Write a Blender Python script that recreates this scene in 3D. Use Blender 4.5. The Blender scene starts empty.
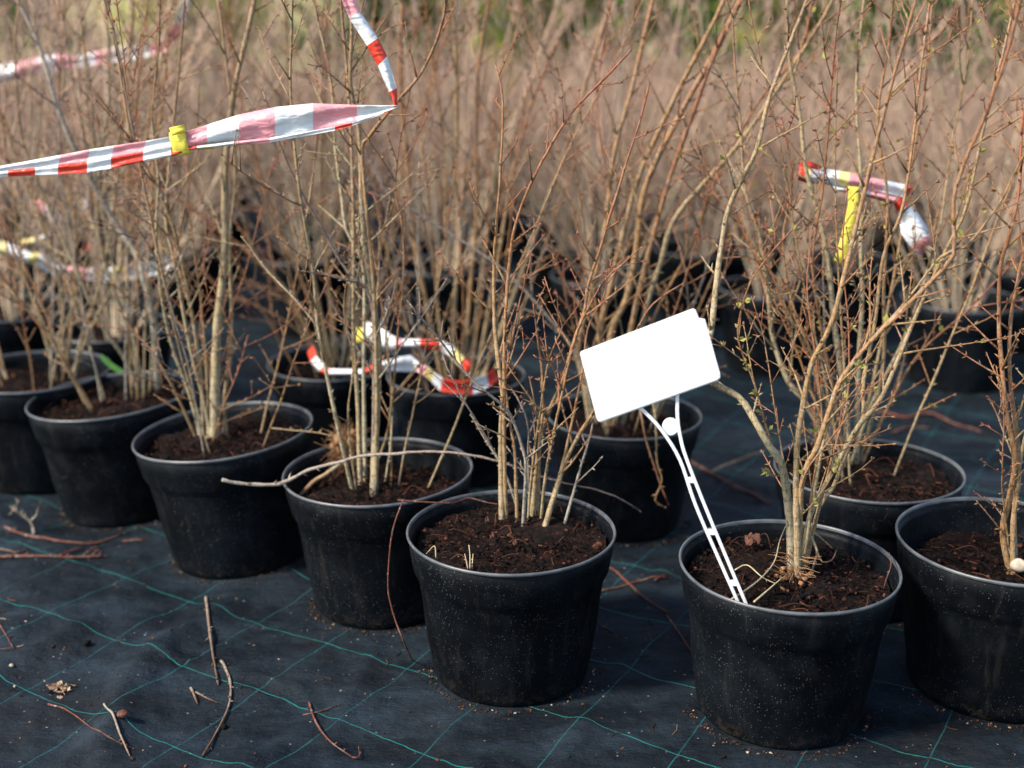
import bpy, math, random
import numpy as np
from mathutils import Vector

random.seed(7)
rng = np.random.default_rng(7)
S = bpy.context.scene
COL = S.collection
R = math.radians

# ---------------------------------------------------------------- camera
FPX, PITCH, CAMH = 1280.0, R(17.2), 0.87
cam_d = bpy.data.cameras.new('camera')
cam = bpy.data.objects.new('camera', cam_d)
COL.objects.link(cam)
cam.location = (0, 0, CAMH)
cam.rotation_euler = (R(90) - PITCH, 0, 0)
cam_d.sensor_width = 36
cam_d.lens = 36 * FPX / 1024
cam_d.clip_start, cam_d.clip_end = 0.05, 400
cam_d.dof.use_dof = True
cam_d.dof.focus_distance = 1.56
cam_d.dof.aperture_fstop = 2.7
S.camera = cam

# ---------------------------------------------------------------- light
SUN_EL, SUN_AZ = R(44), R(245)          # azimuth measured clockwise from +Y
w = bpy.data.worlds.new('World')
S.world = w
w.use_nodes = True
nt = w.node_tree
sky = nt.nodes.new('ShaderNodeTexSky')
sky.sky_type = 'NISHITA'
sky.sun_disc = False
sky.sun_elevation = SUN_EL
sky.sun_rotation = SUN_AZ
bgn = nt.nodes['Background']
bgn.inputs['Strength'].default_value = 0.15
nt.links.new(sky.outputs[0], bgn.inputs['Color'])
sun_d = bpy.data.lights.new('sun', 'SUN')
sun_d.energy = 4.0
sun_d.angle = R(8)
sun_d.color = (1.0, 0.90, 0.75)
sun = bpy.data.objects.new('sun', sun_d)
COL.objects.link(sun)
sdir = Vector((math.sin(SUN_AZ) * math.cos(SUN_EL), math.cos(SUN_AZ) * math.cos(SUN_EL), math.sin(SUN_EL)))
sun.location = sdir * 20
sun.rotation_euler = sdir.to_track_quat('Z', 'Y').to_euler()

S.view_settings.view_transform = 'Standard'
S.view_settings.look = 'None'
S.view_settings.exposure = 1.0
S.view_settings.gamma = 1.0
S.render.engine = 'CYCLES'
S.cycles.use_denoising = True
S.cycles.max_bounces = 6

# ---------------------------------------------------------------- helpers
CP, SP = math.cos(PITCH), math.sin(PITCH)
def ray(px, py):
    x = (px - 512) / FPX; y = -(py - 384) / FPX
    return np.array([x, CP + y * SP, -SP + y * CP])
def at(px, py, z=0.0):
    d = ray(px, py); t = (z - CAMH) / d[2]
    return np.array([d[0] * t, d[1] * t, z])
def on_plane(px, py, y0, z0=0.0, lean=0.0):
    """point of the pixel's ray on the upright (or leaning) plane y = y0 + lean*(z-z0)"""
    d = ray(px, py)
    t = (y0 + lean * (CAMH - z0)) / (d[1] - lean * d[2])
    return np.array([d[0] * t, d[1] * t, CAMH + d[2] * t])

class MB:
    def __init__(self):
        self.v = []; self.f = []; self.t = []; self.m = []; self.n = 0
    def add(self, verts, faces, tip=0.0, mi=0):
        verts = np.asarray(verts, float)
        k = len(verts)
        self.v.append(verts)
        self.t.append(np.broadcast_to(np.asarray(tip, float), (k,)))
        b = self.n
        self.f.extend([tuple(i + b for i in f) for f in faces])
        self.m.extend([mi] * len(faces) if np.isscalar(mi) else mi)
        self.n += k
    def tube(self, P, rad, n=6, tip=(0, 1), cap=True):
        P = np.asarray(P, float); k = len(P)
        rad = np.broadcast_to(np.asarray(rad, float), (k,))
        T = np.gradient(P, axis=0)
        T /= np.linalg.norm(T, axis=1)[:, None] + 1e-12
        a = np.array([1.0, 0, 0]) if abs(T[0, 0]) < 0.8 else np.array([0, 1.0, 0])
        u = np.cross(T[0], a); u /= np.linalg.norm(u)
        th = np.arange(n) * 2 * math.pi / n
        c, s = np.cos(th)[:, None], np.sin(th)[:, None]
        V = np.empty((k, n, 3))
        for i in range(k):
            u = u - T[i] * (u @ T[i]); u /= np.linalg.norm(u) + 1e-12
            w_ = np.cross(T[i], u)
            V[i] = P[i] + rad[i] * (c * u + s * w_)
        F = []
        for i in range(k - 1):
            for j in range(n):
                j2 = (j + 1) % n
                F.append((i * n + j, i * n + j2, (i + 1) * n + j2, (i + 1) * n + j))
        V = V.reshape(-1, 3)
        tt = np.repeat(np.linspace(tip[0], tip[1], k), n)
        if cap:
            F.append(tuple(range(n - 1, -1, -1)))
            F.append(tuple(range((k - 1) * n, k * n)))
        self.add(V, F, tt)
    def cone(self, p, d, length, r, tip=0.5):
        d = d / (np.linalg.norm(d) + 1e-9)
        a = np.array([1.0, 0, 0]) if abs(d[0]) < 0.8 else np.array([0, 1.0, 0])
        u = np.cross(d, a); u /= np.linalg.norm(u); w_ = np.cross(d, u)
        q = p + d * length * 0.5
        V = [p + r * .7 * (u * math.cos(x) + w_ * math.sin(x)) for x in (0, 2.1, 4.2)]
        V += [q + r * (u * math.cos(x) + w_ * math.sin(x)) for x in (0, 2.1, 4.2)]
        V.append(p + d * length)
        self.add(V, [(0, 1, 4, 3), (1, 2, 5, 4), (2, 0, 3, 5), (3, 4, 6), (4, 5, 6), (5, 3, 6)], tip)
    def mesh(self, name, mats, smooth=True):
        me = bpy.data.meshes.new(name)
        V = np.concatenate(self.v) if self.v else np.zeros((0, 3))
        me.from_pydata(V.tolist(), [], self.f)
        at_ = me.attributes.new('tip', 'FLOAT', 'POINT')
        at_.data.foreach_set('value', np.concatenate(self.t).astype(np.float32))
        for m in (mats if isinstance(mats, (list, tuple)) else [mats]):
            me.materials.append(m)
        me.polygons.foreach_set('material_index', np.array(self.m, np.int32))
        if smooth:
            me.polygons.foreach_set('use_smooth', np.ones(len(self.f), bool))
        me.update()
        return me

def link(name, me, parent=None, loc=None):
    o = bpy.data.objects.new(name, me)
    COL.objects.link(o)
    if parent is not None: o.parent = parent
    if loc is not None: o.location = loc
    return o
def tag(o, label=None, cat=None, group=None, kind=None):
    if label: o['label'] = label
    if cat: o['category'] = cat
    if group: o['group'] = group
    if kind: o['kind'] = kind
    return o

def smooth_line(P, step=0.012):
    """Catmull-Rom resampling of a polyline"""
    P = np.asarray(P, float)
    if len(P) == 2:
        n = max(2, int(np.linalg.norm(P[1] - P[0]) / step))
        return P[0] + (P[1] - P[0]) * np.linspace(0, 1, n + 1)[:, None]
    Q = np.vstack([2 * P[0] - P[1], P, 2 * P[-1] - P[-2]])
    out = []
    for i in range(1, len(Q) - 2):
        a, b, c, d = Q[i - 1:i + 3]
        n = max(2, int(np.linalg.norm(c - b) / step))
        for t in np.arange(n) / n:
            out.append(.5 * (2 * b + (c - a) * t + (2 * a - 5 * b + 4 * c - d) * t * t + (3 * b - a - 3 * c + d) * t ** 3))
    out.append(P[-1])
    return np.array(out)

class Noise2:
    def __init__(self, seed):
        self.g = np.random.default_rng(seed).uniform(-1, 1, (64, 64))
    def __call__(self, x, y):
        x = np.asarray(x, float); y = np.asarray(y, float)
        i = np.floor(x).astype(int); j = np.floor(y).astype(int)
        u = x - i; v = y - j
        u = u * u * (3 - 2 * u); v = v * v * (3 - 2 * v)
        g = lambda a, b: self.g[a % 64, b % 64]
        return (g(i, j) * (1 - u) + g(i + 1, j) * u) * (1 - v) + (g(i, j + 1) * (1 - u) + g(i + 1, j + 1) * u) * v

# ---------------------------------------------------------------- materials
class NT:
    def __init__(self, name, rough=0.6, spec=0.5):
        self.mat = bpy.data.materials.new(name); self.mat.use_nodes = True
        self.t = self.mat.node_tree; self.b = self.t.nodes['Principled BSDF']
        self.b.inputs['Roughness'].default_value = rough
        self.b.inputs['Specular IOR Level'].default_value = spec
    def n(self, typ, **kw):
        x = self.t.nodes.new('ShaderNode' + typ)
        for k, v in kw.items():
            if k in x.inputs.keys(): x.inputs[k].default_value = v
            else: setattr(x, k, v)
        return x
    def l(self, a, b): self.t.links.new(a, b)
    def coord(self, which='Object'): return self.n('TexCoord').outputs[which]
    def noise(self, vec, scale, detail=4, rough=.55):
        x = self.n('TexNoise', Scale=scale, Detail=detail, Roughness=rough); self.l(vec, x.inputs['Vector']); return x.outputs['Fac']
    def ramp(self, fac, stops):
        x = self.n('ValToRGB'); e = x.color_ramp.elements
        while len(e) < len(stops): e.new(.5)
        for k, (p, c) in enumerate(stops):
            e[k].position = p; e[k].color = (*c, 1) if not np.isscalar(c) else (c, c, c, 1)
        self.l(fac, x.inputs['Fac']); return x.outputs['Color']
    def mix(self, fac, a, b, mode='MIX'):
        x = self.n('Mix', data_type='RGBA', blend_type=mode)
        for sck, val in ((x.inputs[0], fac), (x.inputs[6], a), (x.inputs[7], b)):
            if hasattr(val, 'links'): self.l(val, sck)
            else: sck.default_value = val if np.isscalar(val) else (*val, 1)
        return x.outputs[2]
    def math(self, op, a, b=0.0, clamp=False):
        x = self.n('Math', operation=op, use_clamp=clamp)
        for sck, val in ((x.inputs[0], a), (x.inputs[1], b)):
            if hasattr(val, 'links'): self.l(val, sck)
            else: sck.default_value = val
        return x.outputs[0]
    def bump(self, h, strength=.3, dist=.002):
        x = self.n('Bump', Strength=strength, Distance=dist); self.l(h, x.inputs['Height']); self.l(x.outputs[0], self.b.inputs['Normal'])
    def color(self, c):
        if hasattr(c, 'links'): self.l(c, self.b.inputs['Base Color'])
        else: self.b.inputs['Base Color'].default_value = (*c, 1)

def specks(m, vec, scale, lo, hi, keep):
    """small scattered dots"""
    v = m.n('TexVoronoi', Scale=scale, Randomness=1.0); m.l(vec, v.inputs['Vector'])
    d = m.n('MapRange'); d.inputs['From Min'].default_value = hi; d.inputs['From Max'].default_value = lo
    m.l(v.outputs['Distance'], d.inputs['Value'])
    sep = m.n('SeparateColor'); m.l(v.outputs['Color'], sep.inputs[0])
    k = m.math('LESS_THAN', sep.outputs[0], keep)
    return m.math('MULTIPLY', m.math('MULTIPLY', d.outputs[0], k), sep.outputs[1])

def mat_pot():
    m = NT('black_plastic', .5, .10)
    co = m.coord()
    base = m.ramp(m.noise(co, 9, 5), [(.3, (.0009, .0014, .0021)), (.7, (.002, .0034, .0054))])
    sp = specks(m, co, 380, .06, .25, .45)
    patch = m.ramp(m.noise(co, 13, 4), [(.38, 0.15), (.62, 1.0)])
    c = m.mix(m.math('MULTIPLY', sp, patch, True), base, (.30, .31, .31))
    sp2 = specks(m, co, 150, .04, .11, .14)
    c = m.mix(m.math('MULTIPLY', sp2, .8, True), c, (.22, .20, .17))
    z = m.n('SeparateXYZ'); m.l(co, z.inputs[0])
    low = m.n('MapRange'); low.inputs['From Min'].default_value = .032; low.inputs['From Max'].default_value = .0
    m.l(z.outputs[2], low.inputs['Value'])
    dirt = m.math('MULTIPLY', low.outputs[0], m.ramp(m.noise(co, 60, 5, .7), [(.50, 0.0), (.66, 1.0)]), True)
    c = m.mix(m.math('MULTIPLY', dirt, .6), c, (.05, .036, .024))
    dust = m.math('MULTIPLY', m.ramp(m.noise(co, 22, 6, .65), [(.5, 0.0), (.85, 1.0)]), .16)
    c = m.mix(dust, c, (.045, .047, .05))
    oi = m.n('ObjectInfo').outputs['Random']
    film = m.ramp(m.noise(co, 5.5, 7, .7), [(.40, 0.0), (.66, .7)])
    c = m.mix(m.math('MULTIPLY', film, oi), c, (.009, .013, .018))
    run = m.n('Mapping'); run.inputs['Scale'].default_value = (1, 1, .08); m.l(co, run.inputs['Vector'])
    c = m.mix(m.ramp(m.noise(run.outputs[0], 60, 5, .6), [(.56, 0.0), (.74, .35)]), c, (.032, .03, .027))
    m.color(c)
    m.l(m.ramp(m.noise(co, 30, 4), [(.3, .42), (.7, .62)]), m.b.inputs['Roughness'])
    m.bump(m.noise(co, 240, 3), .12, .0008)
    return m.mat
def mat_rim():
    m = NT('scuffed_skylit_rim_plastic', .42, .6)
    co = m.coord()
    m.color(m.ramp(m.noise(co, 40, 5), [(.3, (.035, .04, .045)), (.75, (.11, .12, .13))]))  # lighter grey paints in skylight caught by the lip, along with scuffing
    return m.mat
def mat_soil():
    m = NT('peat_soil', .95, .15)
    co = m.coord()
    c = m.ramp(m.noise(co, 90, 8, .7), [(.38, (.0014, .0010, .0011)), (.52, (.008, .0042, .0036)), (.64, (.032, .0125, .008)), (.78, (.085, .038, .024))])
    c = m.mix(m.ramp(m.noise(co, 18, 4), [(.5, 0.0), (.8, .5)]), c, (.026, .008, .0045))
    sp = specks(m, co, 260, .1, .3, .06)
    c = m.mix(sp, c, (.25, .2, .14))
    m.color(c); m.bump(m.noise(co, 160, 6, .7), .9, .006)
    return m.mat
def mat_chip():
    m = NT('peat_chip', .95, .15)
    oi = m.n('NewGeometry')
    c = m.ramp(oi.outputs['Random Per Island'], [(0, (.0012, .001, .001)), (.6, (.006, .0036, .003)), (.84, (.034, .0115, .0065)), (1, (.12, .048, .027))])
    m.color(m.mix(.5, c, m.ramp(m.noise(m.coord(), 200, 4), [(.3, 0.3), (.7, 1.0)]), 'MULTIPLY'))
    return m.mat
def mat_bark(name, base, mid, top, lichen=.25, vary=.35, grain=1.0):
    m = NT(name, .6, .3)
    co = m.coord()
    a = m.n('Attribute', attribute_name='tip').outputs['Fac']
    oi = m.n('ObjectInfo').outputs['Random']
    c = m.ramp(m.math('ADD', a, m.math('MULTIPLY', m.math('SUBTRACT', oi, .5), .55), True), [(0, base), (.4, mid), (1, top)])
    mp = m.n('Mapping'); mp.inputs['Scale'].default_value = (1, 1, .22); m.l(co, mp.inputs['Vector'])
    n1 = m.noise(mp.outputs[0], 300, 4, .75)
    c = m.mix(grain, c, m.ramp(n1, [(.34, .22), (.47, .75), (.62, 1.0), (.75, 1.0)]), 'MULTIPLY')
    isl = m.n('NewGeometry').outputs['Random Per Island']
    c = m.mix(vary, c, m.ramp(isl, [(0, .45), (.5, .92), (1, 1.0)]), 'MULTIPLY')
    ring = m.n('TexWave', wave_type='BANDS', bands_direction='Z', Scale=26.0, Distortion=9.0, Detail=3.0); m.l(co, ring.inputs['Vector'])
    c = m.mix(m.ramp(ring.outputs['Fac'], [(.0, .55), (.1, 0.0)]), c, (.10, .06, .04))
    n2 = m.noise(co, 70, 4, .6)                      # blotches of older, greyer bark and rusty patches
    c = m.mix(m.ramp(n2, [(.36, .5), (.5, 0.0)]), c, m.mix(.5, c, (.30, .26, .21)))
    c = m.mix(m.ramp(n2, [(.58, 0.0), (.72, .45 * grain)]), c, (.22, .09, .035))
    li = m.ramp(m.noise(co, 120, 3), [(.60, 0.0), (.68, lichen)])
    c = m.mix(m.math('MULTIPLY', li, m.math('SUBTRACT', 1.0, a, True)), c, (.40, .41, .36))
    yl = specks(m, co, 34, .05, .12, .10 * lichen)
    c = m.mix(m.math('MULTIPLY', yl, m.math('SUBTRACT', 1.0, a, True)), c, (.45, .36, .04))
    m.color(c); m.bump(n1, .9, .002)
    return m.mat
def mat_plain(name, stops, scale=60, rough=.7, spec=.4, trans=0.0, crease=0.0):
    m = NT(name, rough, spec)
    m.color(m.ramp(m.noise(m.coord(), scale, 5), stops))
    if crease:
        mp = m.n('Mapping'); mp.inputs['Scale'].default_value = (1, 1, 2.5); mp.inputs['Rotation'].default_value = (0, .5, 0); m.l(m.coord(), mp.inputs['Vector'])
        v = m.n('TexVoronoi', Scale=48.0, feature='DISTANCE_TO_EDGE'); m.l(mp.outputs[0], v.inputs['Vector'])
        m.bump(m.math('ADD', m.math('MULTIPLY', v.outputs['Distance'], 1.2), m.noise(mp.outputs[0], 35, 4)), crease, .004)
    if trans:
        m.b.inputs['Transmission Weight'].default_value = 0
        add = m.n('MixShader'); add.inputs[0].default_value = trans
        tr = m.n('BsdfTranslucent'); tr.inputs['Color'].default_value = (*stops[-1][1], 1)
        out = m.t.nodes['Material Output']
        m.l(m.b.outputs[0], add.inputs[1]); m.l(tr.outputs[0], add.inputs[2]); m.l(add.outputs[0], out.inputs['Surface'])
    return m.mat

POT, RIM, SOIL, CHIP = mat_pot(), mat_rim(), mat_soil(), mat_chip()
BARK_TAN = mat_bark('tan_bark', (.42, .33, .185), (.39, .245, .11), (.32, .125, .06), .6)
BARK_RED = mat_bark('red_bark', (.41, .31, .165), (.40, .215, .09), (.34, .115, .055), .5)
BARK_PALE = mat_bark('pale_bark', (.46, .40, .26), (.42, .33, .18), (.33, .17, .085), .6)
BARK_FAR = mat_bark('grey_pink_bark', (.53, .43, .30), (.56, .40, .28), (.60, .38, .28), .3, .9, .3)
BARK_GREY = mat_bark('grey_lichen_bark', (.38, .34, .26), (.34, .29, .24), (.25, .16, .13), .9)
TWIG_RED = mat_bark('fallen_red_twig_bark', (.12, .034, .02), (.15, .042, .025), (.10, .03, .022), .5)
TWIG_PALE = mat_bark('fallen_pale_twig_bark', (.34, .29, .23), (.28, .21, .15), (.13, .06, .035), .3)
STRAW = mat_plain('dry_straw', [(.3, (.34, .26, .13)), (.7, (.5, .42, .26))], 80, .7)
ROOT = mat_plain('fibrous_root', [(.3, (.15, .065, .025)), (.7, (.38, .21, .10))], 120, .9)
LEAF = mat_plain('young_leaf', [(.3, (.24, .22, .05)), (.7, (.36, .34, .09))], 90, .55, .4, .3)
LABEL_W = mat_plain('white_label_plastic', [(.3, (.70, .715, .73)), (.7, (.76, .77, .785))], 30, .45, .4)
TAPE_W = mat_plain('white_tape_film', [(.3, (.72, .74, .76)), (.7, (.82, .84, .85))], 40, .35, .5, .2, .45)
TAPE_R = mat_plain('red_tape_film', [(.3, (.68, .05, .028)), (.7, (.76, .075, .04))], 40, .35, .5, .15, .45)
TAPE_P = mat_plain('pink_tape_back', [(.3, (.80, .33, .37)), (.7, (.85, .43, .46))], 40, .35, .5, .2, .45)
TAPE_Y = mat_plain('yellow_ribbon', [(.3, (.80, .68, .06)), (.7, (.86, .76, .14))], 40, .45, .4, .15, .3)
TAPE_PY = mat_plain('pale_yellow_tape', [(.3, (.78, .66, .22)), (.7, (.82, .72, .36))], 40, .45, .4, .15, .3)
STONE = mat_plain('pale_stone', [(.3, (.25, .2, .13)), (.7, (.42, .36, .26))], 90, .85)
DRY_LEAF = mat_plain('dry_leaf', [(.3, (.16, .09, .05)), (.7, (.36, .25, .16))], 90, .8)
CONIFER = mat_plain('conifer_needle', [(.3, (.03, .08, .015)), (.7, (.09, .17, .03))], 3, .7, .3, .2)
SPRING = mat_plain('spring_foliage', [(.3, (.26, .30, .05)), (.7, (.44, .46, .10))], 3, .7, .3, .35)
TRUNK = mat_plain('trunk_bark', [(.3, (.05, .035, .025)), (.7, (.14, .1, .07))], 12, .9)

# ---------------------------------------------------------------- pot list (rim centre pixel -> ground position)
POT_H, POT_R = .205, .1375
def rim_at(px, py, z=POT_H): p = at(px, py, z); return np.array([p[0], p[1], 0.])
# name, rim pixel, size factor, tilt about x, tilt about y (deg), spin, soil level
POTS = {
    'P1': ((33, 370), 1.0, 0, 0, .172), 'P2': ((109, 394), 1.0, 0, -4.0, .180), 'P3': ((223, 429), 1.02, 0, -5.0, .180),
    'P4': ((378, 469), 1.0, 0, -2.0, .165), 'P5': ((511, 528.5), .985, 0, 0, .186), 'P6': ((789, 562), .975, 0, .5, .183),
    'P7': ((1008, 538), 1.0, 0, 0, .158), 'P8': ((868, 467), .985, 0, 0, .180), 'P9': ((624, 413), .94, 0, 0, .172),
    'P10': ((456, 374), .93, 0, 0, .170), 'P11': ((334, 361), .92, 0, 0, .170), 'P13': ((12, 307), .95, 0, 0, .172)}
POS = {k: rim_at(*v[0], POT_H * v[1]) - np.array([math.sin(R(v[3])) * POT_H * v[1], 0, 0]) for k, v in POTS.items()}

# ---------------------------------------------------------------- ground
# marker-thread grid of the woven fabric, solved from its crossings in the photograph
_G = [(0, 1, 51, 614), (0, 2, 113, 638), (0, 3, 181, 665), (0, 4, 253, 692), (0, 5, 335, 715.6), (0, 6, 425, 745), (1, 0, 62, 561), (1, 1, 132, 578),
      (1, 2, 190, 600), (1, 3, 255, 621), (1, 4, 325, 641), (1, 5, 406.5, 665.5), (1, 7, 579, 726), (-1, 3, 106, 720), (-1, 4, 174, 749), (2, 7, 634, 670)]
_M = np.array([[1, g[0], g[1]] for g in _G], float)
_P = np.array([at(g[2], g[3])[:2] for g in _G])
GRID = np.linalg.lstsq(_M, _P, rcond=None)[0]           # origin, step across lines, step across cross lines
_res = _P - _M @ GRID

n_a, n_b, n_c = Noise2(1), Noise2(2), Noise2(3)
RIDGES = []          # (polyline on the ground, height, half width)
for pts, h, wd in [([(232, 596), (196, 622), (152, 655), (118, 700), (104, 760)], .014, .030), ([(150, 652), (205, 662), (262, 678), (300, 690), (318, 706)], .005, .007),
                   ([(0, 672), (40, 650), (75, 632)], .006, .02), ([(60, 768), (110, 730), (150, 715)], .006, .018), ([(330, 745), (352, 690), (372, 655)], .005, .014),
                   ([(440, 768), (455, 725), (470, 712)], .004, .012), ([(250, 768), (300, 735), (320, 712)], .006, .02), ([(640, 600), (665, 570), (700, 530)], .007, .016),
                   ([(560, 768), (600, 700), (640, 640)], .006, .018), ([(880, 700), (900, 670), (930, 640)], .005, .014), ([(690, 500), (730, 470), (780, 440)], .006, .02)]:
    RIDGES.append((np.array([at(*p)[:2] for p in pts]), h, wd))
def seg_dist(x, y, L):
    best = np.full(np.shape(x), 9.0)
    for a, b in zip(L[:-1], L[1:]):
        d = b - a; t = np.clip(((x - a[0]) * d[0] + (y - a[1]) * d[1]) / (d @ d), 0, 1)
        best = np.minimum(best, np.hypot(x - a[0] - t * d[0], y - a[1] - t * d[1]))
    return best
def ground_z(x, y):
    x = np.asarray(x, float); y = np.asarray(y, float)
    z = .006 * n_a(x * 4.1 + 5, y * 4.1) + .0065 * n_b(x * 9 + y * 3, y * 9 - x * 2) + .0026 * n_c(x * 26, y * 26) + .0016 * n_a(x * 52 + y * 20, y * 30)
    for L, h, wd in RIDGES:
        z = z + h * np.exp(-(seg_dist(x, y, L) / wd) ** 2)
    for k, p in POS.items():                       # flat (or tilted) seat under every pot
        d = np.hypot(x - p[0], y - p[1])
        wgt = 1 / (1 + np.exp((d - .135) / .014))
        z = z * (1 - wgt) + wgt * (-math.tan(R(POTS[k][3])) * (x - p[0]))
    fade = 1 / (1 + np.exp((y - 3.2) / .15))
    return z * fade - .0 

def build_ground():
    xs = np.concatenate([np.linspace(-9, -1.4, 30), np.arange(-1.39, 1.0, .0085), np.linspace(1.01, 9, 32)])
    ys = np.concatenate([np.linspace(-1.5, .95, 16), np.arange(.96, 2.75, .0085), np.linspace(2.76, 11.0, 34)])
    X, Y = np.meshgrid(xs, ys)
    Z = ground_z(X, Y)
    V = np.stack([X, Y, Z], -1).reshape(-1, 3)
    nx = len(xs); ny = len(ys)
    i = np.arange(nx - 1)[None] + nx * np.arange(ny - 1)[:, None]
    F = np.stack([i, i + 1, i + 1 + nx, i + nx], -1).reshape(-1, 4)
    me = bpy.data.meshes.new('fabric_ground'); me.from_pydata(V.tolist(), [], F.tolist())
    me.polygons.foreach_set('use_smooth', np.ones(len(F), bool))
    m = NT('woven_weed_fabric', .62, .18)
    co = m.coord()
    # solve grid coordinates u (across shallow lines), v (across cross lines)
    A = np.linalg.inv(np.array([GRID[1], GRID[2]]).T); o = GRID[0]
    sep = m.n('SeparateXYZ'); m.l(co, sep.inputs[0])
    wob = m.n('TexNoise', Scale=5.0, Detail=3.0); m.l(co, wob.inputs['Vector'])
    wob2 = m.n('TexNoise', Scale=34.0, Detail=2.0); m.l(co, wob2.inputs['Vector'])
    sw = m.n('SeparateColor'); m.l(wob.outputs['Color'], sw.inputs[0])
    s2 = m.n('SeparateColor'); m.l(wob2.outputs['Color'], s2.inputs[0])
    lines = []
    for r_, ch in ((0, 0), (1, 1)):
        lin = m.math('ADD', m.math('MULTIPLY', sep.outputs[0], A[r_, 0]), m.math('MULTIPLY', sep.outputs[1], A[r_, 1]))
        lin = m.math('SUBTRACT', lin, float(A[r_] @ o))
        lin = m.math('ADD', lin, m.math('MULTIPLY', m.math('SUBTRACT', sw.outputs[ch], .5), (.12 if r_ == 0 else .06)))
        lin = m.math('ADD', lin, m.math('MULTIPLY', m.math('SUBTRACT', s2.outputs[ch], .5), .045 if r_ == 0 else .02))
        fr = m.math('ABSOLUTE', m.math('SUBTRACT', m.math('FRACT', m.math('ADD', lin, .5)), .5))
        mr = m.n('MapRange'); wd = (.0066 if r_ == 0 else .0056)
        mr.inputs['From Min'].default_value = wd * 1.35; mr.inputs['From Max'].default_value = wd * .75
        m.l(fr, mr.inputs['Value'])
        along = m.math('ADD', m.math('MULTIPLY', sep.outputs[0], A[1 - r_, 0] * 42), m.math('MULTIPLY', sep.outputs[1], A[1 - r_, 1] * 42))
        st = m.math('FRACT', along)
        st = m.math('ADD', m.math('MULTIPLY', m.math('GREATER_THAN', st, .32), .4), .6)
        lines.append(m.math('MULTIPLY', mr.outputs[0], st))
    weave_v = m.n('Mapping'); weave_v.inputs['Rotation'].default_value = (0, 0, math.atan2(GRID[2][1], GRID[2][0])); weave_v.inputs['Scale'].default_value = (1, 6, 1)
    m.l(co, weave_v.inputs['Vector'])
    wv = m.noise(weave_v.outputs[0], 48, 6, .75)
    weave_d = m.n('Mapping'); weave_d.inputs['Rotation'].default_value = (0, 0, math.atan2(GRID[2][1], GRID[2][0])); weave_d.inputs['Scale'].default_value = (1, 2.2, 1); m.l(co, weave_d.inputs['Vector'])
    base = m.ramp(wv, [(.36, (.0005, .002, .004)), (.64, (.0034, .0082, .0142))])
    dust = m.ramp(m.noise(weave_d.outputs[0], 4.5, 8, .72), [(.44, 0.0), (.70, .85)])
    c = m.mix(dust, base, (.019, .033, .047))
    c = m.mix(m.math('MULTIPLY', m.ramp(m.noise(co, 2.6, 5, .6), [(.5, 0.0), (.75, .3)]), 1.0), c, (.024, .021, .019))
    wear = m.ramp(m.noise(co, 17, 5, .65), [(.30, .35), (.55, 1.0)])
    c = m.mix(m.math('MULTIPLY', m.math('MULTIPLY', lines[1], wear), .7, True), c, (.012, .12, .135))
    c = m.mix(m.math('MULTIPLY', m.math('MULTIPLY', lines[0], wear), .85, True), c, (.01, .19, .175))
    c = m.mix(m.math('MULTIPLY', specks(m, co, 120, .08, .2, .12), .9), c, (.3, .3, .28))
    c = m.mix(m.math('MULTIPLY', specks(m, co, 45, .04, .09, .10), 1.0), c, (.3, .2, .12))
    m.color(c)
    m.l(m.ramp(m.noise(co, 14, 5), [(.3, .5), (.7, .75)]), m.b.inputs['Roughness'])
    crk = m.noise(co, 38, 5, .6)
    m.bump(m.math('ADD', m.math('ADD', wv, m.math('MULTIPLY', crk, 2.5)), m.math('MULTIPLY', lines[0], 1.0)), .8, .0032)
    me.materials.append(m.mat)
    tag(link('fabric_ground', me), kind='structure')
    # meadow beyond the fabric, out to the horizon
    mb = MB(); s = 150
    g = np.linspace(-1, 1, 25); g = np.sign(g) * np.abs(g) ** 2.2 * s
    X, Y = np.meshgrid(g, g + 12); Z = -.03 + .05 * n_a(X * .4, Y * .4) * (Y > 12) - .05
    Z = np.where((np.abs(X) < 12) & (Y < 12), -.1, Z)
    idx = np.arange(24)[None] + 25 * np.arange(24)[:, None]
    mb.add(np.stack([X, Y, Z], -1).reshape(-1, 3), np.stack([idx, idx + 1, idx + 26, idx + 25], -1).reshape(-1, 4).tolist())
    gm = NT('meadow_grass', .9, .2); co = gm.coord()
    gm.color(gm.ramp(gm.noise(co, .9, 6, .65), [(.3, (.13, .14, .04)), (.5, (.26, .24, .09)), (.7, (.36, .30, .16))]))
    gm.bump(gm.noise(co, 20, 5), .6, .05)
    tag(link('meadow_ground', mb.mesh('meadow_ground', gm.mat)), kind='structure')
build_ground()

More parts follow.
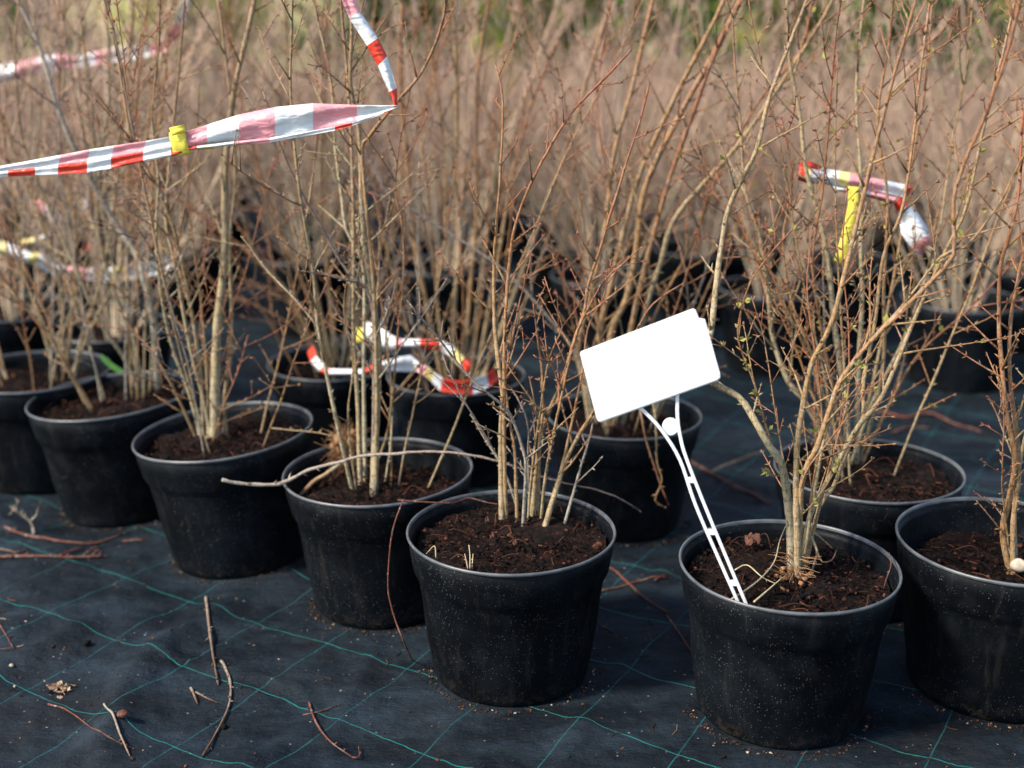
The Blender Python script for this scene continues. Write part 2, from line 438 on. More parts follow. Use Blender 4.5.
# ---------------------------------------------------------------- pots and soil meshes
def lathe(mb, prof, n, wob=0.0, seed=0, mi=0):
    th = np.arange(n) * 2 * math.pi / n
    nz = Noise2(seed)
    V = []
    for r, z in prof:
        k = 1 + wob * nz(np.cos(th) * 1.7 + 9, np.sin(th) * 1.7 + 9 + z * 6)
        V.append(np.stack([r * k * np.cos(th), r * k * np.sin(th), np.full(n, z) + (wob * .08 * nz(np.cos(th) * 1.3 + 3, np.sin(th) * 1.3 + 7) if z > .1 else 0)], -1))
    F = [(i * n + j, i * n + (j + 1) % n, (i + 1) * n + (j + 1) % n, (i + 1) * n + j) for i in range(len(prof) - 1) for j in range(n)]
    return np.concatenate(V), F
def pot_mesh(n, seed):
    mb = MB(); h, r = POT_H, POT_R
    rb = .104
    prof = [(.0, .010), (rb * .7, .010), (rb * .80, .001), (rb - .003, .0), (rb, .004), (rb + .002, .012), (rb + .011, .07), (.1185, .11), (.1228, .141), (.1242, .1455), (.1272, .1505), (.1295, .156), (.1333, .180), (.1352, .1995),
            (.1335, .2005), (.1300, .190), (.1265, .154), (.1195, .145), (.1155, .11)]
    V, F = lathe(mb, prof, n, .006, seed); mb.add(V, F)
    return mb.mesh('pot_wall', POT)
def rim_mesh(n, seed):
    mb = MB(); r = POT_R
    prof = [(.1350, .1996), (.1362, .2002), (.1373, .2014), (.1376, .2032), (.1369, .2047), (.1357, .2051), (.1346, .2045), (.1340, .2030), (.1337, .2004)]
    V, F = lathe(mb, prof, n, .006, seed); mb.add(V, F)
    return mb.mesh('pot_rim', RIM)
def soil_mesh(seed, nr=22, nth=64, amp=1.0):
    mb = MB(); nz = Noise2(seed); V = [(0, 0, 0)]; F = []
    th = np.arange(nth) * 2 * math.pi / nth
    for i in range(1, nr + 1):
        r = .1285 * i / nr
        x, y = r * np.cos(th), r * np.sin(th)
        z = amp * (.011 * nz(x * 22 + 9, y * 22 + 9) + .006 * nz(x * 60 + 3, y * 60 + 8) + .0025 * nz(x * 150 + 3, y * 150 + 8)) + .009 * (1 - (r / .13) ** 2)
        V += list(zip(x, y, z))
    for j in range(nth): F.append((0, 1 + j, 1 + (j + 1) % nth))
    for i in range(nr - 1):
        a, b = 1 + i * nth, 1 + (i + 1) * nth
        for j in range(nth): F.append((a + j, b + j, b + (j + 1) % nth, a + (j + 1) % nth))
    mb.add(V, F)
    return mb.mesh('soil', SOIL)
def lump(mb, c, s, g):
    """an uneven little clod"""
    a, b = .5, .8507
    V = np.array([(-a, 0, b), (a, 0, b), (-a, 0, -b), (a, 0, -b), (0, b, a), (0, b, -a), (0, -b, a), (0, -b, -a), (b, a, 0), (-b, a, 0), (b, -a, 0), (-b, -a, 0)])
    F = [(0, 1, 4), (0, 4, 9), (9, 4, 5), (4, 8, 5), (4, 1, 8), (8, 1, 10), (8, 10, 3), (5, 8, 3), (5, 3, 2), (2, 3, 7), (7, 3, 10), (7, 10, 6), (7, 6, 11), (11, 6, 0), (0, 6, 1), (6, 10, 1), (9, 11, 0), (9, 2, 11), (9, 5, 2), (7, 11, 2)]
    V = V * g.uniform(.6, 1.25, (12, 1)) * np.array(s)
    an = g.uniform(0, 6.28); t = g.uniform(-.5, .5)
    Rz = np.array([[math.cos(an), -math.sin(an), 0], [math.sin(an), math.cos(an), 0], [0, 0, 1]]); Rx = np.array([[1, 0, 0], [0, math.cos(t), -math.sin(t)], [0, math.sin(t), math.cos(t)]])
    mb.add((V @ Rx.T) @ Rz.T + c, F)
def chips_mesh(seed, n=900):
    g = np.random.default_rng(seed); mb = MB()
    for _ in range(n):
        r = .127 * math.sqrt(g.uniform(0, 1)); t = g.uniform(0, 6.28)
        s = g.uniform(.0009, .0036) * (1.9 if g.uniform() < .06 else 1)
        sh = (s, s * g.uniform(.5, 1), s * g.uniform(.4, .9)) if g.uniform() < .88 else (s * 2.4, s * .5, s * .4)
        lump(mb, np.array([r * math.cos(t), r * math.sin(t), .009 * (1 - (r / .13) ** 2) + g.uniform(0, .007)]), sh, g)
    for _ in range(110):                                   # peat fibres
        r = .12 * math.sqrt(g.uniform(0, 1)); t = g.uniform(0, 6.28); L = g.uniform(.012, .045); a = g.uniform(0, 6.28)
        p = np.array([r * math.cos(t), r * math.sin(t), .012]); q = p + L * np.array([math.cos(a), math.sin(a), 0])
        if np.hypot(q[0], q[1]) > .126: continue
        mid = (p + q) / 2 + g.normal(0, .004, 3) + [0, 0, .005]
        mb.tube(smooth_line([p, mid, q], .006), .0006, 4)
    return mb.mesh('soil_chips', CHIP, smooth=False)
POT_ME = [pot_mesh(72, s) for s in (11, 12, 13)]
RIM_ME = [rim_mesh(72, s) for s in (11, 12, 13)]
POT_FAR, RIM_FAR = pot_mesh(28, 14), rim_mesh(28, 14)
SOIL_ME = [soil_mesh(s) for s in (21, 22, 23, 24)]
SOIL_FAR = soil_mesh(25, 6, 20)
CHIP_ME = [chips_mesh(s) for s in (31, 32, 33)]

def potted(name, pos, size, tiltx, tilty, soil_z, spin, k, near=True):
    root = bpy.data.objects.new(name, None); COL.objects.link(root)
    root.empty_display_size = .1
    root.location = pos
    pot = link('pot', POT_ME[k % 3] if near else POT_FAR, root)
    pot.rotation_mode = 'ZYX'; pot.rotation_euler = (R(tiltx), R(tilty), spin); pot.scale = (size,) * 3
    link('rim', RIM_ME[k % 3] if near else RIM_FAR, pot)
    so = link('soil', SOIL_ME[k % 4] if near else SOIL_FAR, root)
    so.rotation_mode = 'ZYX'; so.rotation_euler = (R(tiltx), R(tilty), spin * 2.3); sc = size * (.93 + (soil_z - .16) * 1.6)
    so.scale = (sc, sc, sc); so.location = (math.sin(R(tilty)) * soil_z * size, 0, soil_z * size - .004)
    if near:
        ch = link('soil_crumb', CHIP_ME[k % 3], so); ch['kind'] = 'stuff'; ch.rotation_euler = (0, 0, k * 1.1)
    return root

# ---------------------------------------------------------------- stems and twigs
def unit(v): return v / (np.linalg.norm(v) + 1e-12)
def grow(p, d, L, g, up=.25, wig=.26, step=.016):
    """a free shoot: starts at p along d, bends upward"""
    n = max(3, int(L / step)); P = [p]; d = unit(d); st = L / n
    for _ in range(n):
        d = unit(d + np.array([0, 0, up * st * 6]) + g.normal(0, wig, 3) * math.sqrt(st) * 1.2)
        P.append(P[-1] + d * st)
    return np.array(P)
def perp(d, g):
    v = g.normal(0, 1, 3); v -= d * (v @ d); return unit(v)
def buds(mb, P, rad, g, gap=.016, size=.0045, start=.1, tips=(0, 1), end_bud=True):
    s = np.concatenate([[0], np.cumsum(np.linalg.norm(np.diff(P, axis=0), axis=1))]); L = s[-1]
    x = L * start + g.uniform(0, gap)
    T = np.gradient(P, axis=0)
    while x < L:
        i = min(int(np.searchsorted(s, x)), len(P) - 1)
        t = unit(T[i]); d = unit(t * g.uniform(.5, 1.1) + perp(t, g))
        k = size * g.uniform(.5, 1.3)
        mb.cone(P[i], d, k * 1.1 + rad[i], max(.0006, k * .19), tips[0] + (tips[1] - tips[0]) * x / L)
        x += gap * g.uniform(.5, 1.6)
    if end_bud: mb.cone(P[-1], unit(P[-1] - P[-2]), size, max(.0007, size * .18), tips[1])
def leaflets(mb, P, g, gap=.05, size=.006, start=.3):
    s = np.concatenate([[0], np.cumsum(np.linalg.norm(np.diff(P, axis=0), axis=1))]); L = s[-1]
    x = L * start + g.uniform(0, gap); T = np.gradient(P, axis=0)
    while x < L:
        i = min(int(np.searchsorted(s, x)), len(P) - 1); t = unit(T[i]); side = perp(t, g)
        for q in range(g.integers(2, 5)):
            d = unit(t * .8 + side + g.normal(0, .5, 3)); wv = unit(np.cross(d, g.normal(0, 1, 3))); k = size * g.uniform(.6, 1.4)
            p = P[i] + side * .001; up = np.cross(d, wv) * k * .12
            mb.add([p, p + d * k * .5 + wv * k * .28 + up, p + d * k, p + d * k * .5 - wv * k * .28 + up], [(0, 1, 2, 3)])
        x += gap * g.uniform(.4, 1.7)

def stem_rad(n, r0, r1, g):
    t = np.linspace(0, 1, n)
    r = r1 + (r0 - r1) * (1 - t) ** (1.7 if r0 > .0064 else 1.3 if r0 > .0036 else .9)
    r = r * (1 + .06 * g.normal(0, 1, n))
    r[0] *= 1.25
    return r

def build_stem(root, origin, P, r0, r1, mat, g, twig_gap=.06, twig_len=(.03, .13), leaf=0.0, tips=(0, 1), near=True, name='stem', twig_start=.22):
    """one stem as a part of the shrub, its twigs as sub-parts"""
    P = np.asarray(P); n = len(P)
    P = P + np.cumsum(g.normal(0, .0003, (n, 3)), axis=0) * np.linspace(0, 1, n)[:, None]
    rad = stem_rad(n, r0, r1, g)
    mb = MB(); mb.tube(P - origin, rad, 8 if r0 > .003 else 6, tips)
    buds(mb, P - origin, rad, g, .015, .0062, .14, tips)
    st = link(name, mb.mesh(name, mat), root)
    lf = MB()
    if leaf: leaflets(lf, P - origin, g, .06 / leaf, .0085, .25)
    s = np.concatenate([[0], np.cumsum(np.linalg.norm(np.diff(P, axis=0), axis=1))]); L = s[-1]
    x = L * twig_start + g.uniform(0, twig_gap); T = np.gradient(P, axis=0); side = perp(unit(T[0]), g)
    while x < L * .97:
        i = min(int(np.searchsorted(s, x)), n - 1); t = unit(T[i])
        side = unit(-side + .8 * g.normal(0, 1, 3)); side = unit(side - t * (side @ t))
        ln = g.uniform(twig_len[0], twig_len[1] * g.uniform(.5, 1)) * (1.15 - .5 * x / L)
        a = g.uniform(.55, 1.0)
        Q = grow(P[i] + side * rad[i] * .5, t * math.cos(a) + side * math.sin(a), ln, g)
        tr = np.linspace(min(rad[i] * .7, .0016), .0006, len(Q))
        tb = MB(); t0 = tips[0] + (tips[1] - tips[0]) * x / L; t1 = min(1, t0 + .35)
        tb.tube(Q - origin, tr, 5, (t0, t1))
        buds(tb, Q - origin, tr, g, .012, .0060, .1, (t0, t1))
        if ln > .07:
            for _ in range(g.integers(0, 3)):
                j = int(g.integers(len(Q) // 4, len(Q) - 1)); tt = unit(Q[j + 1] - Q[j]); sd = perp(tt, g)
                Q2 = grow(Q[j], tt * .75 + sd * .65, ln * g.uniform(.2, .5), g); r2 = np.linspace(.0009, .0005, len(Q2))
                tb.tube(Q2 - origin, r2, 4, (t1, t1)); buds(tb, Q2 - origin, r2, g, .011, .0052, .1, (t1, t1))
        if leaf and g.uniform() < leaf: leaflets(lf, Q - origin, g, .03 / leaf, .0085, .1)
        link('twig', tb.mesh('twig', mat), st)
        x += twig_gap * g.uniform(.35, 1.7)
    if lf.n: o = link('leaf_bud', lf.mesh('leaf_bud', LEAF, smooth=False), st); o['kind'] = 'stuff'
    return st

def px_stem(pts, base_z, lean, ext, g, centre, reach, y0=None):
    """stem traced upward from where it leaves the soil"""
    b = at(*pts[0], base_z); y0 = b[1]
    room = math.sqrt(max(0, reach ** 2 - min(reach, abs(b[0] - centre[0])) ** 2))      # keep the foot inside the pot
    y0 = min(max(y0, centre[1] - room), centre[1] + room)
    P = [on_plane(x, y, y0, base_z, lean) for x, y in pts]
    d0 = unit(P[0] - P[1]); P[0] = P[0] + d0 * max(.02, (P[0][2] - base_z + .02) / max(.4, -d0[2]))
    if ext > 0:
        d = unit(P[-1] - P[-2])
        P += list(grow(P[-1], d, ext, g, .2, .08, .05)[1:])
    # gentle depth wander so that the stem is not flat
    P = np.array(P); k = len(P)
    a, ph = g.uniform(.004, .014), g.uniform(0, 6.28)
    P[1:, 1] += a * (np.sin(ph + np.arange(1, k) * 1.3) - math.sin(ph))
    return smooth_line(P, .012)

# pixel traces: (points, base radius mm, top radius mm, bark, extension m, lean, twig spacing m, leaf amount)
T_, R_, L_, G_ = BARK_TAN, BARK_RED, BARK_PALE, BARK_GREY
STEMS = {
 'P5': [
  ([(502, 518), (501, 470), (501, 417), (503, 394), (498, 358), (494, 314), (494, 264), (497, 217), (500, 173), (502, 100), (496, 65)], 4.6, 1.4, R_, 0, .05, .07, 0),
  ([(506, 517), (504, 440), (504, 394), (504, 358), (505, 318), (509, 264), (515, 223), (531, 179), (550, 144), (569, 115), (583, 100), (606, 76), (627, 52)], 3.2, 1.4, R_, 0, .0, .06, 0),
  ([(517, 520), (516, 481), (515, 448), (510, 420), (506, 380), (512, 340), (520, 300), (531, 255)], 3.0, 1.0, T_, 0, .12, .07, 0),
  ([(523, 526), (526, 470), (524, 453), (515, 425), (508, 411), (496, 399), (477, 383), (463, 369), (449, 352), (433, 330), (419, 314), (411, 303)], 3.0, 1.2, G_, 0, -.15, .05, 0),
  ([(529, 516), (528, 460), (528, 427), (524, 409), (517, 397), (510, 390), (500, 380)], 2.2, 1.0, G_, 0, -.1, .07, 0),
  ([(532, 519), (535, 481), (538, 448), (541, 420), (542, 397), (541, 364), (538, 345), (534, 314), (532, 300)], 3.9, 1.2, T_, 0, .08, .045, 0),
  ([(537, 516), (540, 444), (550, 411), (562, 383), (569, 357), (575, 337), (585, 309), (587, 290), (598, 252), (608, 217), (622, 173), (639, 120), (647, 88)], 3.8, 1.5, R_, 0, .03, .05, 0),
  ([(541, 521), (546, 470), (560, 400), (574, 340), (583, 317), (604, 279), (619, 264), (639, 246)], 2.6, 1.0, R_, 0, -.1, .05, 0),
  ([(544, 531), (555, 495), (569, 460), (583, 434), (593, 416), (612, 378), (634, 340), (655, 308), (683, 287)], 4.4, 1.3, T_, 0, .22, .06, 0),
  ([(551, 507), (557, 483), (565, 448), (573, 411), (582, 371), (588, 330), (604, 296), (611, 262)], 2.6, 1.0, R_, 0, .1, .06, 0),
  ([(567, 514), (578, 474), (587, 444), (593, 421), (596, 400)], 2.5, 1.4, G_, 0, .25, .05, 0),
  ([(518, 512), (506, 478), (494, 455), (477, 423), (463, 397), (447, 366), (442, 348)], 2.0, .9, G_, 0, -.05, .05, 0),
  ([(528, 522), (532, 470), (545, 380), (552, 351), (562, 326), (553, 302), (545, 280)], 2.0, .9, T_, 0, -.05, .05, 0),
 ],
 'P6': [
  ([(792, 578), (793, 540), (789, 505), (780, 461), (768, 444), (752, 416), (740, 400), (712, 383), (702, 360), (709, 329), (717, 276), (728, 217), (742, 178), (755, 146), (769, 94), (796, 32), (812, -5)], 6.8, 1.4, L_, .25, .16, .09, .25),
  ([(797, 580), (796, 530), (795, 505), (797, 447), (803, 410), (811, 364), (829, 323), (843, 273), (858, 217), (882, 120), (896, 61), (913, -5)], 5.2, 1.7, T_, .25, .05, .055, .35),
  ([(799, 577), (801, 484), (815, 442), (829, 400), (838, 382), (864, 349), (905, 305), (943, 261), (950, 243), (952, 200), (965, 160), (980, 120), (1000, 60), (1018, -5)], 4.8, 1.8, T_, .2, -.05, .05, .5),
  ([(802, 570), (830, 410), (864, 352), (906, 308), (945, 258), (965, 247), (979, 233), (1005, 202), (1026, 165)], 2.8, 1.2, T_, .1, -.12, .05, .6),
  ([(805, 568), (812, 522), (841, 468), (859, 428), (878, 400), (893, 373), (917, 326), (934, 288), (948, 248), (965, 206), (985, 130), (1010, 50), (1022, -5)], 4.4, 1.6, T_, .2, .12, .05, .5),
  ([(807, 563), (822, 512), (836, 494), (850, 447), (862, 414), (864, 382), (879, 323), (887, 259), (902, 212), (910, 150), (920, 80), (935, -5)], 3.6, 1.4, T_, .2, .22, .05, .4),
  ([(788, 560), (785, 490), (773, 451), (763, 419), (753, 382), (738, 341), (741, 311), (750, 279), (773, 247), (801, 220)], 2.0, 1.0, T_, 0, -.12, .05, 1.2),
  ([(800, 572), (801, 487), (826, 442), (845, 416), (862, 395), (890, 370)], 2.0, .9, T_, 0, -.2, .05, 1.0),
  ([(803, 560), (812, 480), (818, 420), (812, 350), (806, 290), (812, 230)], 2.2, .9, R_, 0, .1, .04, .3),
  ([(806, 562), (830, 470), (850, 400), (852, 330), (846, 260), (850, 190)], 2.2, .9, R_, 0, .15, .04, .3),
  ([(796, 570), (790, 500), (775, 400), (765, 340), (752, 300)], 1.9, .8, R_, 0, .25, .04, .2),
 ],
 'P8': [
  ([(847, 463), (846, 417), (840, 364), (834, 317), (829, 267), (818, 215), (805, 170), (800, 120), (790, 60), (786, -5)], 5.6, 1.8, L_, .2, .05, .06, .2),
  ([(857, 462), (859, 376), (861, 288), (858, 240), (860, 180), (858, 90), (865, -5)], 4.8, 1.6, L_, .2, .1, .06, .2),
  ([(838, 464), (815, 420), (800, 395), (788, 382), (773, 341), (768, 297), (760, 240), (745, 190), (740, 120)], 4.8, 1.5, L_, .15, .0, .045, .2),
  ([(842, 463), (825, 400), (800, 340), (765, 270), (735, 220), (700, 180)], 2.8, 1.1, R_, 0, .05, .04, .1),
  ([(855, 461), (872, 380), (890, 300), (905, 230), (915, 160), (925, 90), (930, 20)], 3.0, 1.2, R_, .15, .1, .05, .3),
  ([(860, 460), (880, 370), (880, 280), (885, 200), (878, 120), (890, 40), (892, -5)], 3.2, 1.2, R_, .2, -.05, .05, .3),
  ([(834, 466), (822, 420), (812, 360), (790, 300), (782, 240), (790, 180), (780, 120)], 2.8, 1.1, R_, 0, -.1, .04, .2),
  ([(845, 466), (836, 400), (822, 330), (812, 260), (822, 190), (830, 120), (838, 40)], 2.6, 1.0, R_, .1, -.15, .05, .2),
  ([(863, 463), (893, 400), (920, 350), (960, 310), (1000, 270), (1030, 240)], 2.6, 1.1, R_, 0, .15, .05, .4),
  ([(850, 465), (870, 400), (905, 330), (940, 230), (955, 140), (968, 60), (972, -5)], 3.0, 1.2, T_, .15, .2, .05, .3),
  ([(817, 470), (816, 445), (815, 408)], 2.4, 1.8, R_, 0, 0, .2, 0),
 ],
 'P9': [
  ([(594, 425), (586, 385), (572, 348), (551, 320), (522, 287), (490, 260), (440, 229), (400, 205), (367, 191), (340, 170)], 3.8, 1.6, G_, 0, .0, .1, 0),
  ([(590, 425), (585, 390), (578, 350), (590, 300), (605, 230), (614, 152), (632, 88), (655, -5)], 5.0, 3.2, T_, .3, .05, .08, 0),
  ([(600, 424), (600, 340), (606, 300), (622, 240), (640, 176), (676, 94), (705, 35), (725, -5)], 5.5, 3.4, T_, .3, .0, .08, 0),
  ([(606, 428), (611, 337), (627, 300), (637, 250), (646, 187), (682, 111), (717, 50), (745, -5)], 6.5, 4.2, T_, .25, -.05, .08, 0),
  ([(614, 428), (628, 345), (640, 290), (653, 240), (670, 182), (699, 100), (714, 59), (726, 30)], 6.0, 3.4, T_, 0, -.08, .07, 0),
  ([(622, 426), (640, 330), (660, 260), (676, 214), (734, 149), (772, 97), (817, 27), (833, -5)], 5.5, 3.0, T_, .3, -.1, .07, .1),
  ([(632, 420), (650, 330), (690, 250), (722, 170), (760, 100), (800, 50), (815, -5)], 3.0, 1.3, R_, .2, -.15, .06, .3),
  ([(597, 428), (592, 360), (600, 320), (616, 240), (600, 150), (596, 90), (604, 30)], 2.6, 1.2, R_, .1, .1, .06, 0),
 ],
 'P10': [
  ([(442, 378), (425, 294), (416, 250), (408, 170), (400, 80), (402, -5)], 5.0, 2.8, T_, .3, .05, .08, .05),
  ([(453, 374), (455, 300), (460, 250), (458, 191), (457, 100), (456, 34), (452, -5)], 5.0, 2.8, T_, .3, .0, .08, .05),
  ([(464, 374), (470, 290), (476, 230), (477, 185), (478, 82), (490, -5)], 5.0, 2.8, T_, .3, .05, .08, .05),
  ([(477, 377), (487, 320), (500, 250), (514, 171), (535, 99), (559, 41)], 4.6, 2.4, T_, .0, -.05, .08, .05),
  ([(470, 375), (478, 300), (492, 200), (505, 100), (522, -5)], 3.4, 1.5, T_, .3, .1, .08, .05),
  ([(484, 373), (505, 320), (545, 210), (570, 140), (589, 76), (614, -5)], 4.8, 3.4, L_, .3, .12, .08, 0),
  ([(447, 380), (437, 300), (446, 220), (440, 120), (428, 40), (424, -5)], 3.0, 1.4, R_, .3, -.05, .08, 0),
 ],
 'P11': [
  ([(325, 366), (300, 315), (270, 272), (232, 240), (185, 205), (120, 160)], 3.6, 1.4, R_, .1, .05, .06, 0),
  ([(328, 366), (310, 300), (285, 240), (262, 180), (240, 100), (225, 20)], 3.6, 1.4, R_, .2, .1, .06, 0),
  ([(332, 366), (315, 280), (300, 200), (290, 100), (285, -5)], 3.6, 1.4, T_, .3, .0, .06, 0),
  ([(338, 364), (328, 280), (322, 200), (325, 100), (330, -5)], 3.8, 1.5, T_, .3, .05, .06, 0),
  ([(343, 364), (350, 280), (352, 200), (362, 100), (376, -5)], 3.8, 1.5, T_, .3, .0, .06, 0),
  ([(347, 364), (370, 280), (392, 210), (420, 120), (445, 40)], 3.4, 1.4, R_, .3, .05, .06, 0),
  ([(322, 367), (292, 300), (255, 250), (240, 190), (236, 110)], 3.0, 1.2, R_, .2, -.05, .06, 0),
  ([(330, 367), (300, 330), (262, 305), (222, 290), (200, 270)], 2.4, 1.1, R_, 0, .05, .05, 0),
 ],
 'P4': [
  ([(374, 490), (375, 441), (376, 400), (377, 346), (372, 297), (364, 244), (360, 195), (358, 152), (356, 122), (350, 80), (352, 30), (350, -5)], 6.4, 1.8, L_, .2, .05, .09, 0),
  ([(376, 489), (378, 400), (376, 300), (366, 200), (362, 150), (368, 140), (382, 122), (401, 99), (418, 80), (432, 55), (444, 25), (450, -5)], 3.6, 1.6, T_, .2, -.02, .08, 0),
  ([(372, 486), (374, 400), (372, 300), (352, 275), (335, 253), (320, 225), (306, 200), (292, 170), (280, 140), (262, 90)], 3.2, 1.4, G_, 0, -.05, .07, 0),
  ([(360, 484), (357, 405), (354, 332), (355, 273), (354, 200), (350, 120), (345, 60), (340, -5)], 3.6, 1.5, L_, .3, .1, .08, 0),
  ([(365, 476), (363, 376), (364, 302), (362, 260), (347, 229), (342, 200), (335, 150), (330, 80), (318, 20)], 3.4, 1.4, L_, .2, .15, .08, 0),
  ([(352, 489), (339, 428), (329, 385), (317, 329), (312, 273), (303, 215), (298, 180), (292, 130), (288, 80), (290, 20)], 3.2, 1.3, L_, .2, -.05, .08, 0),
  ([(372, 474), (385, 441), (392, 400), (398, 340), (404, 273), (402, 229), (395, 190), (400, 140), (412, 80)], 2.2, 1.0, R_, 0, -.1, .06, 0),
  ([(385, 482), (390, 441), (390, 390), (384, 340), (396, 280)], 1.6, .8, L_, 0, .1, .08, 0),
  ([(356, 486), (348, 420), (352, 360), (342, 310), (348, 270), (362, 262)], 1.7, .9, T_, 0, -.1, .07, 0),
 ],
 'P3': [
  ([(215, 438), (217, 346), (222, 288), (225, 244), (224, 200), (227, 150), (235, 90), (248, 30), (254, -5)], 9.5, 2.6, L_, .3, .05, .09, 0),
  ([(227, 433), (225, 399), (230, 364), (231, 317), (229, 244), (235, 180), (232, 110), (222, 30), (216, -5)], 3.2, 1.3, L_, .3, .08, .08, 0),
  ([(223, 434), (228, 340), (232, 305), (247, 267), (259, 217), (272, 160)], 2.0, .9, R_, 0, .0, .07, 0),
  ([(200, 439), (188, 400), (168, 346), (159, 288), (157, 230), (158, 180), (150, 120), (156, 50)], 3.0, 1.2, L_, .2, -.05, .08, 0),
  ([(203, 438), (200, 380), (188, 310), (171, 232), (147, 171), (133, 143), (118, 68), (108, 20), (102, -5)], 3.2, 1.5, R_, .2, -.05, .05, 0),
  ([(211, 439), (203, 400), (191, 346), (177, 259), (168, 219), (171, 154), (178, 89), (188, -5)], 3.2, 1.3, L_, .2, .05, .07, 0),
  ([(207, 440), (206, 400), (200, 317), (193, 244), (189, 200), (187, 160)], 2.4, 1.0, T_, 0, .12, .06, 0),
  ([(196, 436), (178, 392), (155, 352), (133, 332), (118, 310)], 2.6, 1.2, T_, 0, -.15, .08, 0),
  ([(213, 441), (222, 410), (238, 372), (246, 340)], 1.8, .8, R_, 0, -.2, .05, 0),
  ([(216, 430), (210, 370), (203, 330), (205, 290)], 1.6, .8, R_, 0, .1, .04, 0),
 ],
 'P2': [
  ([(137, 386), (128, 360), (103, 318), (85, 280), (68, 250), (45, 200), (25, 140), (20, 60)], 3.8, 1.5, L_, .2, .0, .08, 0),
  ([(140, 386), (125, 330), (98, 250), (93, 180), (90, 100), (80, 20)], 3.6, 1.4, L_, .3, .05, .08, 0),
  ([(143, 384), (128, 320), (109, 250), (100, 180), (110, 90), (105, -5)], 3.4, 1.4, L_, .3, .1, .08, 0),
  ([(132, 384), (129, 310), (127, 250), (125, 200), (133, 110), (145, 20)], 3.0, 1.2, T_, .2, .05, .08, 0),
  ([(158, 380), (156, 320), (146, 275), (137, 255), (113, 222), (92, 180), (75, 140), (60, 105), (38, 44), (12, -5)], 7.5, 3.0, G_, .2, .05, .08, 0),
  ([(150, 384), (152, 330), (160, 260), (150, 190), (162, 110), (170, 30)], 3.0, 1.2, R_, .2, .05, .06, 0),
 ],
 'P1': [
  ([(63, 374), (62, 330), (58, 280), (40, 220), (15, 150), (-10, 80)], 3.8, 1.5, T_, .2, .0, .07, 0),
  ([(75, 380), (82, 340), (100, 290), (110, 240), (118, 160), (130, 60), (135, -5)], 3.4, 1.4, T_, .3, .05, .07, 0),
  ([(70, 379), (90, 330), (115, 280), (135, 210), (150, 120), (160, 20)], 3.2, 1.3, R_, .3, .1, .07, 0),
  ([(55, 376), (40, 330), (20, 270), (10, 190), (0, 100)], 3.2, 1.3, R_, .2, .0, .07, 0),
  ([(66, 372), (72, 300), (70, 220), (55, 130), (62, 40)], 3.0, 1.2, T_, .3, .05, .07, 0),
 ],
 'P7': [
  ([(1010, 570), (1005, 535), (1009, 500), (1011, 455), (1003, 410), (1000, 350), (1000, 318), (998, 267), (1005, 225), (1014, 180), (1020, 120), (1032, 40)], 4.6, 1.5, R_, .1, .0, .045, .3),
  ([(1013, 571), (1012, 520), (1016, 460), (1008, 380), (1010, 320), (1020, 262), (1030, 210), (1038, 120)], 4.4, 1.4, R_, .1, .06, .045, .3),
  ([(1017, 566), (1018, 520), (1024, 470), (1036, 400), (1040, 320)], 3.6, 1.4, L_, .2, .0, .06, .2),
  ([(1012, 568), (1004, 505), (998, 470), (996, 440), (998, 400)], 1.8, .8, R_, 0, -.1, .03, 0),
 ],
}
SHRUB_LABEL = {
 'P5': 'bare shrub with grey lichened stems in the front pot left of the white label',
 'P6': 'budding shrub in the pot that holds the white plant label',
 'P7': 'potted shrub with a pale knobbly stem base, cut by the right edge',
 'P8': 'potted shrub with reddish twigs directly behind the pot holding the white label',
 'P9': 'potted shrub whose brown stems rise behind the white label, leaning right',
 'P10': 'potted upright shrub with red and white tape across its pot, behind the lichened shrub',
 'P11': 'potted shrub with stems fanning left, tape end wound round its pot',
 'P4': 'pale-stemmed shrub with an orange root clump and a long stick across its soil',
 'P3': 'potted shrub with one thick pale stem in the black pot tilted to the left',
 'P2': 'potted shrub with a green blade at its base, second black pot from the left',
 'P1': 'potted shrub in the black pot cut by the left edge, front row',
 'P13': 'potted shrub in the dark pot at the far left edge, behind the front row'}

ROOTS = {}
for k, (key, v) in enumerate(POTS.items()):
    (_, size, tx, ty, sz) = v
    near = key not in ('P13',)
    root = potted('potted_shrub', POS[key], size, tx, ty, sz, k * 1.7, k, True)
    tag(root, SHRUB_LABEL[key], 'potted shrub', 'potted shrubs in the near rows')
    ROOTS[key] = root
    org = np.array(root.location)
    for q, (pts, r0, r1, bark, ext, lean, gap, leaf) in enumerate(STEMS.get(key, [])):
        g = np.random.default_rng(1000 + 50 * k + q)
        P = px_stem(pts, sz * size + .004, lean, ext, g, POS[key], .088 * size)
        build_stem(root, POS[key], P, r0 * (.00084 if key == 'P6' else .00095), r1 * (.00075 if key == 'P6' else .00085), bark, g, gap * {'P6': .7, 'P8': .65, 'P9': .5, 'P10': .5, 'P11': .5, 'P5': .8}.get(key, .62), (.025, .13 if key in ('P5', 'P6', 'P7') else .22), leaf * .75, (0, 1))

